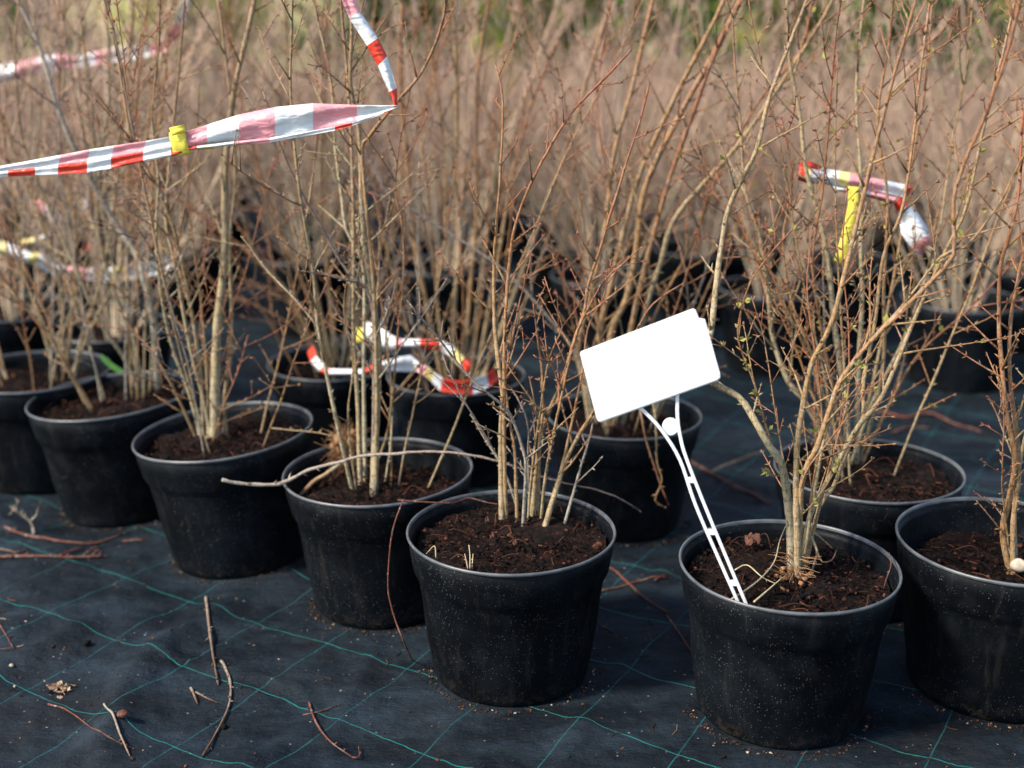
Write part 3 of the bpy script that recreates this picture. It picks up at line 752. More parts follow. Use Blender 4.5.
# thin young shoots that thicken the near shrubs
for k, key in enumerate(('P1', 'P2', 'P3', 'P4', 'P8', 'P9', 'P10', 'P11')):
    size, sz = POTS[key][1], POTS[key][4]
    for q in range({'P3': 4, 'P4': 3, 'P8': 6}.get(key, 8)):
        g = np.random.default_rng(4000 + 40 * k + q)
        a, rr, tilt = g.uniform(0, 6.28), .06 * math.sqrt(g.uniform()), g.uniform(.08, .5)
        p = POS[key] + np.array([rr * math.cos(a), rr * math.sin(a), sz * size - .012])
        P = grow(p, np.array([math.sin(tilt) * math.cos(a), math.sin(tilt) * math.sin(a) * .7, math.cos(tilt)]), g.uniform(.35, .95), g, .03, .13, .02)
        build_stem(ROOTS[key], POS[key], P, g.uniform(.0015, .0024), .0008, (BARK_RED, BARK_TAN, BARK_RED, BARK_GREY)[q % 4], g, .045, (.03, .16), .15 if key == 'P8' else 0, (.1, 1), twig_start=.12)

# ---------------------------------------------------------------- procedural shrubs for the block behind
def free_shrub(seed, nst=12, h=1.25, spread=.30, twig_gap=.075, mat=BARK_FAR, lo=False, leaf=0.0):
    """list of (stem mesh builder) for a bare shrub rooted at the soil centre, plus leaf builder"""
    g = np.random.default_rng(seed); out = []; lf = MB()
    for i in range(nst):
        a = g.uniform(0, 6.28); rr = .055 * math.sqrt(g.uniform()); tilt = g.uniform(.03, spread)
        p = np.array([rr * math.cos(a), rr * math.sin(a), .165]); d = np.array([math.sin(tilt) * math.cos(a), math.sin(tilt) * math.sin(a), math.cos(tilt)])
        L = h * g.uniform(.6, 1.1)
        P = grow(p, d, L, g, .02, .10, .05 if lo else .03); n = len(P)
        rad = np.linspace(g.uniform(.0028, .0048), .0012, n)
        mb = MB(); mb.tube(P, rad, 4 if lo else 5, (0, .8), False)
        x = L * .10; T = np.gradient(P, axis=0)
        while x < L * .97:
            j = min(int(x / L * (n - 1)), n - 2); t = unit(T[j]); sd = perp(t, g); b = g.uniform(.4, .9)
            ln = g.uniform(.05, .24) * (1.2 - .6 * x / L)
            Q = grow(P[j], t * math.cos(b) + sd * math.sin(b), ln, g, .25, .16, .04); tr = np.linspace(.0016, .0008, len(Q))
            t0 = .8 * x / L
            mb.tube(Q, tr, 3, (t0, min(1, t0 + .4)), False)
            if not lo: buds(mb, Q, tr, g, .028, .005, .2, (t0 + .2, 1))
            if ln > .1:
                for _ in range(2):
                    c = int(g.integers(1, len(Q) - 1)); t2 = unit(Q[c + 1] - Q[c]); s2 = perp(t2, g)
                    Q2 = grow(Q[c], t2 * .8 + s2 * .6, ln * g.uniform(.3, .6), g, .25, .16, .04)
                    mb.tube(Q2, np.linspace(.0012, .0007, len(Q2)), 3, (t0 + .2, 1), False)
            if leaf and g.uniform() < leaf: leaflets(lf, Q, g, .04, .013, .2)
            x += twig_gap * g.uniform(.4, 1.6)
        out.append(mb)
    return out, lf

PROTO = []                          # near block: every stem a part
for s in range(4):
    stems, lf = free_shrub(300 + s, 14, 1.12, .62, .044, leaf=.12 if s == 2 else 0)
    PROTO.append(([m.mesh('stem', BARK_FAR) for m in stems], lf.mesh('leaf_bud', LEAF, False) if lf.n else None))
FAR = []                            # far rows: the stems are too fine to tell apart
for s in range(5):
    stems, lf = free_shrub(340 + s, 18, .38, .52, .026, lo=True, leaf=.35 if s in (1,) else .0)
    allm = MB()
    for m in stems:
        b = allm.n
        allm.v += m.v; allm.t += m.t; allm.m += m.m; allm.f += [tuple(i + b for i in f) for f in m.f]; allm.n += m.n
    FAR.append((allm.mesh('branches', BARK_FAR), lf.mesh('leaf_bud', LEAF, False) if lf.n else None))

def place_free(pos, i, g, near, label, group, size=None, key=None, low=1.0):
    root = ROOTS.get(key) if key else None
    if root is None:
        root = potted('potted_shrub', pos, size or g.uniform(.92, 1.0), 0, 0, .172, g.uniform(0, 6.28), i, False)
        tag(root, label, 'potted shrub', group)
    rz = g.uniform(0, 6.28); sc = g.uniform(.88, 1.12) * low
    if near:
        stems, lf = PROTO[i % len(PROTO)]
        parts = [('stem', m) for m in stems]
    else:
        br, lf = FAR[i % len(FAR)]
        parts = [('branches', br)]
    for nm, m in parts:
        o = link(nm, m, root); o.rotation_euler = (0, 0, rz); o.scale = (sc, sc, sc); o.location = (0, 0, .165 * (1 - sc))
        if nm == 'branches': o['kind'] = 'stuff'
    if lf:
        o = link('leaf_bud', lf, root); o['kind'] = 'stuff'; o.rotation_euler = (0, 0, rz); o.scale = (sc, sc, sc); o.location = (0, 0, .165 * (1 - sc))
gb = np.random.default_rng(77)
place_free(None, 1, gb, True, None, None, key='P13')
place_free(np.array([-.84, 2.60, 0]), 2, gb, True, 'potted shrub between the far left dark pot and the shrub fanning left', 'potted shrubs in the near rows')
# rows of the block: parallel, running down to the right
e1 = np.array([math.cos(R(-19)), math.sin(R(-19))]); e2 = np.array([-e1[1], e1[0]])
o0 = np.array([.98, 2.82]); cnt = 0
ORD = 'first second third fourth fifth sixth seventh eighth ninth tenth eleventh twelfth thirteenth fourteenth fifteenth sixteenth'.split()
for row in range(0, 20):
    spots = []
    for colm in range(-24, 14):
        p = o0 + e1 * (colm * .40 + (row % 2) * .19) + e2 * row * .40 + gb.normal(0, .022, 2)
        if p[1] < 2.55 or p[1] > 6.9 or abs(p[0]) > .425 * p[1] + .28: continue
        if row > 3 and gb.uniform() < .12: continue
        spots.append(p)
    spots.sort(key=lambda p: p[0] / p[1])
    for q, p in enumerate(spots):
        if row <= 3: lab_ = '%s bare shrub from the left in the %s row of the block behind' % (ORD[q], ORD[row])
        else: lab_ = 'bare twiggy potted shrub deep in the blurred block, beyond its fourth row'
        place_free(np.array([p[0], p[1], 0]), cnt, gb, row <= 2, lab_, 'shrubs in the front rows of the block' if row <= 3 else 'shrubs deep in the block', low=.66 if row in (1, 2) else 1.0)
        cnt += 1
print('block shrubs', cnt)

# ---------------------------------------------------------------- trees beyond the block
def tree(pos, h, r, leafm, n, seed, conical, label, cat, name):
    g = np.random.default_rng(seed)
    root = bpy.data.objects.new(name, None); COL.objects.link(root); root.location = pos
    tb = MB()
    tb.tube(grow(np.zeros(3), np.array([0, 0, 1.0]), h * .9, g, .1, .05, h / 10), np.linspace(.09 * h / 4, .02, 11)[:max(4, int(h * .9 / (h / 10)) + 1)], 8)
    cb = MB()
    nb = 46
    for b in range(nb):
        z = h * (.06 + .9 * b / nb); rr = (r * (1.05 - z / h) if conical else r * math.sqrt(max(.05, 1 - ((z / h - .5) / .52) ** 2))) * g.uniform(.65, 1.15)
        a = b * 2.4 + g.normal(0, .3)
        q = np.array([rr * math.cos(a), rr * math.sin(a), z + rr * (.1 if conical else .3)])
        Q = smooth_line([np.array([0, 0, z * .95]), np.array([0, 0, z]) + (q - [0, 0, z]) * .5 + [0, 0, .05], q], .15)
        tb.tube(Q, np.linspace(.022, .006, len(Q)), 4)
        m = n // nb
        t = g.uniform(.25, 1.05, m); c = np.array([0, 0, z]) + (q - np.array([0, 0, z])) * t[:, None] + g.normal(0, .11 * r, (m, 3))
        for p in c:
            d = unit(g.normal(0, 1, 3) + [math.cos(a), math.sin(a), .2]); sdv = perp(d, g); k = g.uniform(.08, .17)
            cb.add([p, p + d * k * .5 + sdv * k * .35, p + d * k, p + d * k * .5 - sdv * k * .35], [(0, 1, 2, 3)])
    link('trunk', tb.mesh('trunk', TRUNK), root); link('crown', cb.mesh('crown', leafm, False), root)
    tag(root, label, cat)
for i, (px, y, h, r, m, con, lab, nm) in enumerate([
    (40, 15.5, 3.6, 1.1, CONIFER, True, 'dark green conifer in the blurred distance at the upper left', 'conifer_tree'),
    (215, 13.5, 2.6, 1.0, SPRING, False, 'pale green bush in the blurred distance left of the red and white tape', 'green_bush'),
    (405, 10.6, 3.2, .8, CONIFER, True, 'green conifer in the distance just right of the rising tape', 'conifer_tree'),
    (455, 14.0, 2.4, 1.0, SPRING, False, 'yellow green bush in the distance above the upright shrub', 'green_bush'),
    (655, 11.0, 3.4, .8, CONIFER, True, 'slim dark conifer in the distance at the top centre right', 'conifer_tree'),
    (760, 15.0, 2.6, 1.1, SPRING, False, 'light green bush in the distance above the white label', 'green_bush'),
    (880, 10.4, 3.4, .7, CONIFER, True, 'dark green conifer in the distance at the upper right', 'conifer_tree'),
    (985, 11.2, 2.6, 1.2, SPRING, False, 'bright yellow green bush in the distance at the right edge', 'green_bush'),
    (925, 11.6, 2.2, .9, SPRING, False, 'yellow green bush between the upper right conifer and the edge bush', 'green_bush'),
    (560, 11.5, 2.2, 1.0, SPRING, False, 'yellow green bush in the distance at the top centre', 'green_bush'),
    (815, 11.8, 2.0, .9, SPRING, False, 'low green bush in the distance left of the upper right conifer', 'green_bush')]):
    tree((((px - 512) / FPX) * y * 1.03, y, -.03), h, r, m, 3600, 500 + i, con, lab, 'conifer' if con else 'bush', nm)

# ---------------------------------------------------------------- white plant label on its stake
def px_solid(mb, loop, y0, z0, lean, thick, mi=0):
    """a flat plate of real thickness from an outline on the leaning plane"""
    P = np.array([on_plane(x, y, y0, z0, lean) for x, y in loop]); n = len(P)
    nrm = unit(np.array([0, -1.0, lean])) * thick
    V = np.vstack([P + nrm / 2, P - nrm / 2])
    F = [tuple(range(n)), tuple(range(2 * n - 1, n - 1, -1))] + [(i, i + n, (i + 1) % n + n, (i + 1) % n) for i in range(n)]
    mb.add(V, F, 0, mi)
    return P
base_l = at(746, 609, .183); YL, ZL, LEAN = base_l[1], base_l[2], .10
lab = bpy.data.objects.new('plant_label', None); COL.objects.link(lab); lab.location = base_l
tag(lab, 'blank white plastic plant label on a slotted stake in the front pot', 'plant label')
def lab_part(name, mb, mat, parent, smooth=False):
    mb.v = [v - base_l for v in mb.v]
    o = link(name, mb.mesh(name, mat, smooth), parent)
    bv = o.modifiers.new('bevel', 'BEVEL'); bv.width = .0006; bv.segments = 2; bv.limit_method = 'ANGLE'
    return o
mb = MB()
px_solid(mb, [(580, 354), (581, 351.5), (693, 308.5), (695.5, 309.5), (699, 318), (705, 319), (720.5, 375), (720, 378.5), (716.5, 381), (602, 422), (598.5, 421.5), (596.5, 418)], YL, ZL, LEAN, .0022)
plate = lab_part('plate', mb, LABEL_W, lab)
mb = MB()                                               # turned lower lip of the plate
px_solid(mb, [(597.5, 416), (719.5, 373), (720.3, 377), (717, 380), (602, 421), (599, 420)], YL - .0024, ZL, LEAN, .0022)
lab_part('plate_lip', mb, LABEL_W, plate)
def px_rail(name, pts, wpx, dy=0.0):
    P = smooth_line(np.array([on_plane(x, y, YL + dy, ZL, LEAN) for x, y in pts]), .008)
    T = np.gradient(P, axis=0); nrm = unit(np.array([0, -1.0, LEAN])); mb = MB(); V = []
    for p, t in zip(P, T):
        s = unit(np.cross(unit(t), nrm)) * (wpx * .5 * 1.36 / FPX)
        for a, b in ((1, 1), (1, -1), (-1, -1), (-1, 1)): V.append(p + s * a + nrm * .0014 * b)
    n = len(P); F = [(4 * i + j, 4 * i + (j + 1) % 4, 4 * i + 4 + (j + 1) % 4, 4 * i + 4 + j) for i in range(n - 1) for j in range(4)] + [(3, 2, 1, 0), tuple(4 * n - 4 + j for j in range(4))]
    mb.add(V, F)
    return mb
st = lab_part('stake', px_rail('stake', [(638, 406), (650, 417), (663, 432), (680, 460), (696, 506), (722, 566), (746, 620)], 3.6, .003), LABEL_W, lab)
lab_part('rail', px_rail('rail', [(677.5, 388), (677.5, 417), (681, 440), (687, 460), (705, 506), (730, 566), (753, 620)], 3.6, .003), LABEL_W, st)
mb = MB(); px_solid(mb, [(670.5 + 8.4 * math.cos(a), 426.5 + 9 * math.sin(a)) for a in np.arange(16) * math.pi / 8], YL + .0056, ZL, LEAN, .0016)
lab_part('disc', mb, LABEL_W, st)
for q in [(691.6, 482), (712.4, 534), (734.3, 585)]:
    mb = MB(); px_solid(mb, [(q[0] - 5.1, q[1] - 5), (q[0] + 1.3, q[1] - 5), (q[0] + 3.6, q[1] + 1), (q[0] - 2.8, q[1] + 1)], YL + .003, ZL, LEAN, .0024)
    lab_part('rung', mb, LABEL_W, st)

# ---------------------------------------------------------------- barrier tapes
TAPE_MATS = [TAPE_W, TAPE_R, TAPE_P, TAPE_Y, TAPE_PY]
def ribbon(name, segs, parent, origin, wave=.003, seed=0):
    """segs: (top pixel, bottom pixel, depth, material of the stripe that starts here); a film with real folds and thickness"""
    g = np.random.default_rng(seed)
    mb = MB(); rows = []
    nz = Noise2(seed + 5); K = 6
    keys = [(np.array(t, float), np.array(b, float), y, m) for t, b, y, m in segs]
    dense = []
    for (t, b, y, m), (t2, b2, y2, _) in zip(keys[:-1], keys[1:]):
        n = max(2, int(np.linalg.norm((t + b) / 2 - (t2 + b2) / 2) / 5))
        for q in range(n): dense.append((t + (t2 - t) * q / n, b + (b2 - b) * q / n, y + (y2 - y) * q / n, m))
    t, b, y, m = keys[-1]; dense.append((t, b, y, m))
    V = []
    for i, (t, b, y, m) in enumerate(dense):
        for j in range(K):
            p = t + (b - t) * j / (K - 1)
            dy = wave * nz(i * .35 + 3, j * .6 + 3) + wave * 1.3 * math.sin(j * 1.4 + i * .12)
            V.append(on_plane(p[0], p[1], y + dy))
    V = np.array(V) - origin; n = len(dense)
    F = []; M = []
    for i in range(n - 1):
        for j in range(K - 1): F.append((i * K + j, i * K + j + 1, (i + 1) * K + j + 1, (i + 1) * K + j)); M.append(dense[i][3])
    mb.add(V, F, 0, M)
    o = link(name, mb.mesh(name, TAPE_MATS), parent)
    so = o.modifiers.new('film', 'SOLIDIFY'); so.thickness = .0004
    return o
W, RD, PK, YL_, PY = 0, 1, 2, 3, 4
def tape_root(label, loc, group='red and white tapes strung through the shrubs'):
    o = bpy.data.objects.new('barrier_tape', None); COL.objects.link(o); o.location = loc
    tag(o, label, 'barrier tape', group); return o
Y1 = 1.66
o1 = on_plane(397, 106, Y1)
t1 = tape_root('red and white barrier tape with a yellow tie, strung from the left edge', o1)
def edge(xs, tops, bots): return lambda x: ((x, float(np.interp(x, xs, tops))), (x, float(np.interp(x, xs, bots))))
lf_ = edge([-80, 0, 94, 141, 172, 182], [178, 165.5, 148, 141.4, 136, 135], [186, 177, 172.6, 162, 156, 153])
low = [(x, lf_(x)) for x in (-80, -60, -36, -20, 8, 35, 58, 87, 111, 143, 171, 180)]
stripe = [W, RD, W, RD, RD, W, RD, W, RD, W, RD, RD]
stripe = [RD, W, RD, W, RD, W, RD, W, RD, W, RD, RD]
def band(f, xs, mats, a, b, y, sh=0):
    out = []
    for x, m in zip(xs, mats):
        (tx, ty), (bx, by) = f(x)
        out.append(((tx + sh * (1 - a), ty + (by - ty) * a), (bx, ty + (by - ty) * b), y, m))
    return out
xs_l = [-80, -60, -36, -20, 8, 35, 58, 87, 111, 143, 171, 182]
ribbon('film', band(lf_, xs_l, [RD, W, RD, W, RD, W, RD, W, RD, W, RD, RD], .52, 1.0, Y1 - .004), t1, o1, .001, 1)
ribbon('film', band(lf_, xs_l, [W, W, W, W, W, W, PK, W, PK, W, PK, W], .0, .56, Y1, 3), t1, o1, .001, 2)
rt_ = edge([179, 186, 239, 297, 350, 398], [134, 131.6, 114.5, 102.5, 105, 105.5], [152, 150, 145, 140, 126.5, 108])
xs_r = [179, 207, 239, 275, 313, 357, 386, 398]
ribbon('film', band(rt_, xs_r, [PK, W, PK, W, PK, W, W, W], .0, .90, Y1, 0), t1, o1, .003, 3)
ribbon('film', band(rt_, [181, 197, 236, 270, 335, 352, 384, 398], [RD, W, PK, W, RD, W, RD, RD], .86, 1.0, Y1 - .003, 0), t1, o1, .001, 4)
ribbon('film', [((397, 109), (394, 106), Y1, RD), ((397.5, 98), (392, 97), Y1, RD), ((397, 88), (389, 92), Y1, W), ((387, 56), (378, 66), Y1, RD), ((378, 38), (367, 46), Y1, W), ((360, 12), (349, 18), Y1, PK), ((352, -6), (341, -2), Y1, W), ((336, -50), (325, -44), Y1, RD), ((325, -80), (314, -74), Y1, RD)], t1, o1, .002, 5)
mb = MB(); P = [on_plane(179.5 + 8.5 * math.cos(a) + .0 * a, 143 + 13.5 * math.sin(a), Y1 - .008) for a in np.arange(14) * 2 * math.pi / 14]
mb = MB()
cy = np.array(on_plane(180, 143, Y1)); hh = 12.5 * Y1 / FPX
for r_ in range(1):
    th = np.linspace(0, 2 * math.pi, 25)[:-1]
    ax = unit(np.array([.97, 0, .18])); up = unit(np.array([-.18, 0, .97])); fw = np.array([0, 1.0, 0])
    V = []
    for s_ in (-1, -.5, .0, .5, 1):
        bulge = 1.0 - .10 * abs(s_)
        for a in th: V.append(cy - o1 + ax * s_ * .0105 + up * hh * 1.04 * bulge * math.sin(a) + fw * .006 * bulge * math.cos(a))
    mb.add(V, [(i * 24 + j, i * 24 + (j + 1) % 24, (i + 1) * 24 + (j + 1) % 24, (i + 1) * 24 + j) for i in range(4) for j in range(24)], 0, 3)
tie = link('tie', mb.mesh('tie', TAPE_MATS), t1); so = tie.modifiers.new('film', 'SOLIDIFY'); so.thickness = .0008
ribbon('tie_end', [((169, 128), (172, 136), Y1 - .010, YL_), ((184, 124.5), (186, 132), Y1 - .006, YL_)], t1, o1, .001, 6)
ribbon('tie_end', [((196, 146), (197, 150), Y1 + .006, YL_), ((212, 145), (214, 149), Y1 + .01, YL_)], t1, o1, .001, 7)

Y2 = 3.1; o2 = on_plane(60, 62, Y2)
t2 = tape_root('blurred red and white tape sagging across the upper left behind the shrubs', o2)
ribbon('film', [((-40, 76), (-40, 92), Y2, W), ((14, 62), (14, 80), Y2, PK), ((40, 57), (40, 74), Y2, W), ((55, 54), (55, 70), Y2, PK), ((78, 56), (78, 66), Y2, W), ((95, 52), (95, 64), Y2, PK), ((112, 48), (112, 62), Y2, W), ((140, 46), (140, 58), Y2, W), ((150, 45), (150, 56), Y2, PK), ((166, 40), (168, 50), Y2, PK), ((176, 22), (184, 26), Y2, W), ((182, 0), (190, 2), Y2, W), ((186, -30), (194, -30), Y2, RD), ((188, -60), (196, -60), Y2, RD)], t2, o2, .006, 8)

Y3 = 1.86; o3 = on_plane(855, 185, Y3)
t3 = tape_root('torn red and white tape knotted round twigs with a yellow ribbon hanging, right side', o3)
ribbon('film', [((800, 161), (798, 180), Y3, RD), ((806, 165), (806, 183), Y3, PY), ((811, 166), (811, 183), Y3, W), ((840, 171), (838, 186), Y3, PY), ((850, 172.5), (848, 187), Y3 - .004, PK), ((884, 180), (882, 192), Y3, W), ((904, 184), (903, 197), Y3, W), ((907, 185), (906, 198), Y3, RD), ((913, 187), (911, 191), Y3 + .01, RD)], t3, o3, .004, 9)
ribbon('film', [((803, 160), (807, 168), Y3 - .006, RD), ((812, 162), (813, 169), Y3 - .006, RD), ((822, 167), (820, 170), Y3 - .003, RD)], t3, o3, .002, 10)
ribbon('film', [((828, 183), (840, 192), Y3 + .004, W), ((850, 186), (850, 193), Y3 + .004, W), ((870, 188), (868, 197), Y3 + .004, PK), ((900, 196), (894, 205), Y3, RD), ((909, 205), (897, 212), Y3, W), ((918, 213), (900, 222), Y3 + .006, W), ((926, 225), (901, 233), Y3, W), ((930, 234), (910, 246), Y3 - .004, PK), ((933, 240), (920, 255), Y3, PY)], t3, o3, .005, 11)
ribbon('yellow_ribbon', [((848, 186), (860, 187), Y3 - .012, YL_), ((848, 205), (859, 208), Y3 - .016, YL_), ((841, 237), (852, 241), Y3 - .02, YL_), ((834, 260), (845, 266), Y3 - .022, YL_)], t3, o3, .0008, 12)
ribbon('yellow_ribbon', [((857, 188), (863, 188), Y3 + .014, YL_), ((856, 210), (860, 211), Y3 + .014, YL_)], t3, o3, .001, 13)

Y4 = 2.11; o4 = on_plane(400, 365, Y4)
t4 = tape_root('twisted red and white tape lying across the pots behind the stick, with two ends', o4)
ribbon('film', [((313, 345), (307, 352), Y4 + .10, RD), ((316, 356), (310, 362), Y4 + .07, W), ((324, 366), (318, 372), Y4 + .05, RD), ((330, 369), (327, 376), Y4 + .04, W), ((362, 369), (362, 376), Y4 + .02, RD), ((382, 361), (383, 370), Y4, W), ((398, 357), (399, 371), Y4, W), ((411, 355), (414, 372), Y4 + .01, W), ((419, 362), (416, 371), Y4, PK), ((428, 366), (424, 375), Y4 - .01, PY), ((435, 372), (431, 381), Y4 - .01, W), ((443, 378), (440, 391), Y4 - .02, RD), ((460, 381), (460, 394), Y4 - .02, RD), ((473, 379), (473, 395), Y4 - .01, W), ((487, 374), (489, 387), Y4, RD), ((494, 368), (499, 380), Y4 + .01, RD)], t4, o4, .005, 14)
ribbon('film', [((366, 322), (364, 334), Y4 + .12, W), ((379, 324), (373, 346), Y4 + .10, W), ((391, 335), (386, 351), Y4 + .09, W), ((396, 337), (394, 353), Y4 + .09, PK), ((402, 339), (402, 349), Y4 + .09, W), ((420, 339), (420, 349), Y4 + .08, RD), ((440, 339), (440, 350), Y4 + .08, W), ((455, 346), (450, 356), Y4 + .07, PY), ((465, 356), (459, 366), Y4 + .06, RD), ((472, 362), (468, 376), Y4 + .05, RD)], t4, o4, .005, 15)
ribbon('tie', [((356, 328), (356, 343), Y4 + .13, YL_), ((366, 328), (366, 344), Y4 + .12, YL_)], t4, o4, .003, 16)

Y5 = 2.62; o5 = on_plane(80, 265, Y5)
t5 = tape_root('blurred crumpled pale tape low among the stems at the left edge', o5)
ribbon('film', [((-30, 238), (-30, 250), Y5, W), ((0, 241), (-2, 253), Y5, PY), ((6, 242), (8, 257), Y5, W), ((30, 252), (28, 263), Y5, PY), ((40, 252), (36, 264), Y5, W), ((52, 262), (48, 272), Y5, W), ((66, 265), (66, 275), Y5, PK), ((88, 268), (88, 280), Y5, W), ((112, 268), (112, 281), Y5, PY), ((128, 266), (130, 279), Y5, W), ((152, 262), (154, 275), Y5, W), ((172, 256), (174, 268), Y5, W)], t5, o5, .008, 17)
ribbon('film', [((34, 198), (36, 208), Y5 + .05, PK), ((46, 204), (44, 214), Y5 + .05, W), ((54, 212), (50, 222), Y5 + .05, W), ((62, 218), (58, 232), Y5 + .05, PK), ((56, 230), (48, 238), Y5 + .05, W), ((40, 236), (28, 246), Y5 + .05, PY), ((22, 240), (18, 250), Y5 + .05, W)], t5, o5, .008, 18)
for i, (x, y, m, lb) in enumerate([(85, 207, W, 'small blurred white tag hanging in the shrubs at the left'), (148, 246, PK, 'small blurred pink tag low between the stems at the left'), (90, 248, RD, 'tiny blurred orange tag among the stems at the left')]):
    c = on_plane(x, y, Y5 + .1); mb = MB()
    n = 10; V = []
    for q in range(n):
        a = 2 * math.pi * q / n; V.append((.007 * math.cos(a) + .004 * math.sin(a), .0, .016 * math.sin(a)))
    V = np.array(V); V = np.vstack([V + [0, -.0006, 0], V + [0, .0006, 0]])
    mb.add(V, [tuple(range(n)), tuple(range(2 * n - 1, n - 1, -1))] + [(j, j + n, (j + 1) % n + n, (j + 1) % n) for j in range(n)], 0, m)
    mb.tube(smooth_line([np.array([0, 0, .016]), np.array([.004, .004, .03]), np.array([0, .012, .045])], .01), .0006, 4)
    mb.m[-1] = m
    o = link('plant_tag', mb.mesh('plant_tag', TAPE_MATS), None, c); tag(o, lb, 'plant tag')

# ---------------------------------------------------------------- details on and around the pots
gd = np.random.default_rng(5)
def local_part(name, mb, mat, root, smooth=True, kind=None):
    org = np.array(root.location); mb.v = [v - org for v in mb.v]
    o = link(name, mb.mesh(name, mat, smooth), root)
    if kind: o['kind'] = kind
    return o
# P4: fibrous root clump with its stubs
mb = MB(); c0 = at(348, 470, .165)
for _ in range(420):
    a = gd.uniform(0, 6.28); r = abs(gd.normal(0, .012)); p = c0 + [r * math.cos(a), r * math.sin(a) * .8, gd.uniform(-.01, .055) ]
    d = np.array([math.cos(a) * .7 - .2, math.sin(a) * .7, gd.uniform(-.6, 1.4)]); P = grow(p, d, gd.uniform(.012, .036), gd, -.8, 1.4, .006)
    mb.tube(P, np.linspace(.0008, .0003, len(P)), 3, cap=False)
for q_ in range(30): lump(mb, c0 + gd.normal(0, 1, 3) * [.008, .007, .004] + [0, 0, .055 * q_ / 30], (.007, .006, .009), gd)
local_part('root_clump', mb, ROOT, ROOTS['P4'], True, 'stuff')
mb = MB(); P = smooth_line([on_plane(x, y, at(330, 484, .17)[1] - dy) for x, y, dy in [(352, 458, -.03), (340, 464, -.01), (325, 475, .005), (313, 482, .012), (297, 500, .025)]], .01)
mb.tube(P, np.linspace(.003, .0036, len(P)), 7); local_part('root_stub', mb, BARK_PALE, ROOTS['P4'])
# P6: pale roots, straw
def px_tube(pts, z, r, mat, root, name, zs=None, step=.006):
    P = [at(x, y, z if zs is None else zs[i]) for i, (x, y) in enumerate(pts)]
    mb = MB(); P = smooth_line(P, step); mb.tube(P, np.linspace(r, r * .55, len(P)), 5); buds(mb, P, [r] * len(P), gd, .03, r * 2.2)
    return local_part(name, mb, mat, root)
px_tube([(797, 522), (805, 528), (811, 537), (817, 551), (815, 560), (812, 570)], 0, .0022, BARK_PALE, ROOTS['P6'], 'root', [.235, .225, .216, .205, .197, .190])
px_tube([(817, 551), (822, 562), (832, 560), (836, 551)], 0, .0013, BARK_TAN, ROOTS['P6'], 'root', [.205, .196, .196, .204])
px_tube([(812, 531), (822, 539), (831, 547)], 0, .0015, BARK_TAN, ROOTS['P6'], 'root', [.215, .207, .2])
px_tube([(735, 570), (747, 565), (762, 577), (774, 583)], .198, .0010, STRAW, ROOTS['P6'], 'straw')
px_tube([(727, 602), (750, 587), (765, 574), (775, 560), (780, 540), (789, 519)], 0, .0011, STRAW, ROOTS['P6'], 'straw', [.194, .198, .202, .21, .222, .232])
px_tube([(754, 602), (768, 590), (782, 578)], .197, .0012, STRAW, ROOTS['P6'], 'straw')
px_tube([(889, 553), (891, 565), (887, 577), (884, 587)], 0, .0011, TWIG_RED, ROOTS['P6'], 'root', [.206, .207, .202, .195])
mb = MB(); c0 = at(794, 577, .187)
for _ in range(60):
    a = gd.uniform(0, 6.28); P = grow(c0 + [math.cos(a) * .008, math.sin(a) * .008, gd.uniform(0, .03)], np.array([math.cos(a), math.sin(a), gd.uniform(-.5, .8)]), gd.uniform(.008, .026), gd, -.8, 1.6, .004)
    mb.tube(P, np.linspace(.0007, .0003, len(P)), 3, cap=False)
for _ in range(22): lump(mb, c0 + gd.normal(0, 1, 3) * [.010, .009, .004], (.0045, .004, .004), gd)
local_part('root_clump', mb, ROOT, ROOTS['P6'], True, 'stuff')
def crumple(c, s, mat, g, root=None, name='dry_leaf', n=7):
    mb = MB(); V = []
    for i in range(n):
        for j in range(n):
            u, v = i / (n - 1) * 2 - 1, j / (n - 1) * 2 - 1
            k = math.sqrt(max(0, 1 - .5 * v * v)); V.append(np.array([u * s[0] * k, v * s[1] * (1 - .35 * u * u), s[2] * (g.uniform(0, 1) * .7 + .5 * abs(math.sin(2.3 * u + v)))]))
    mb.add(np.array(V) + c, [(i * n + j, (i + 1) * n + j, (i + 1) * n + j + 1, i * n + j + 1) for i in range(n - 1) for j in range(n - 1)])
    return mb
local_part('dead_leaf', crumple(at(753, 545, .192), (.011, .014, .014), DRY_LEAF, gd), mat_plain('rust_dead_leaf', [(.3, (.04, .014, .008)), (.7, (.10, .036, .02))], 120, .85), ROOTS['P6'], False)
# P5: grass stubs, bark flakes, thin red twig across the soil
for pts, zs in [([(470, 569), (470, 556), (469, 546)], [.19, .205, .214]), ([(468, 569), (465, 555)], [.19, .206]), ([(472, 568), (473, 555)], [.19, .203]), ([(436, 558), (434.5, 546), (427, 553)], [.19, .203, .195])]:
    px_tube(pts, 0, .0009, STRAW, ROOTS['P5'], 'straw', zs, .003)
px_tube([(397, 500), (425, 502), (450, 503), (462, 500), (470, 498), (490, 503), (512, 505)], 0, .0012, TWIG_RED, ROOTS['P5'], 'red_shoot', [.208, .208, .205, .203, .203, .203, .2])
for q, (x, y) in enumerate([(487, 522), (492, 538), (515, 545), (500, 500), (570, 500)]):
    local_part('bark_flake', crumple(at(x, y, .195), (.0028, .009, .005), DRY_LEAF, gd, n=5), mat_plain('bark_flake', [(.3, (.035, .012, .007)), (.7, (.10, .035, .02))], 120, .85), ROOTS['P5'], False)
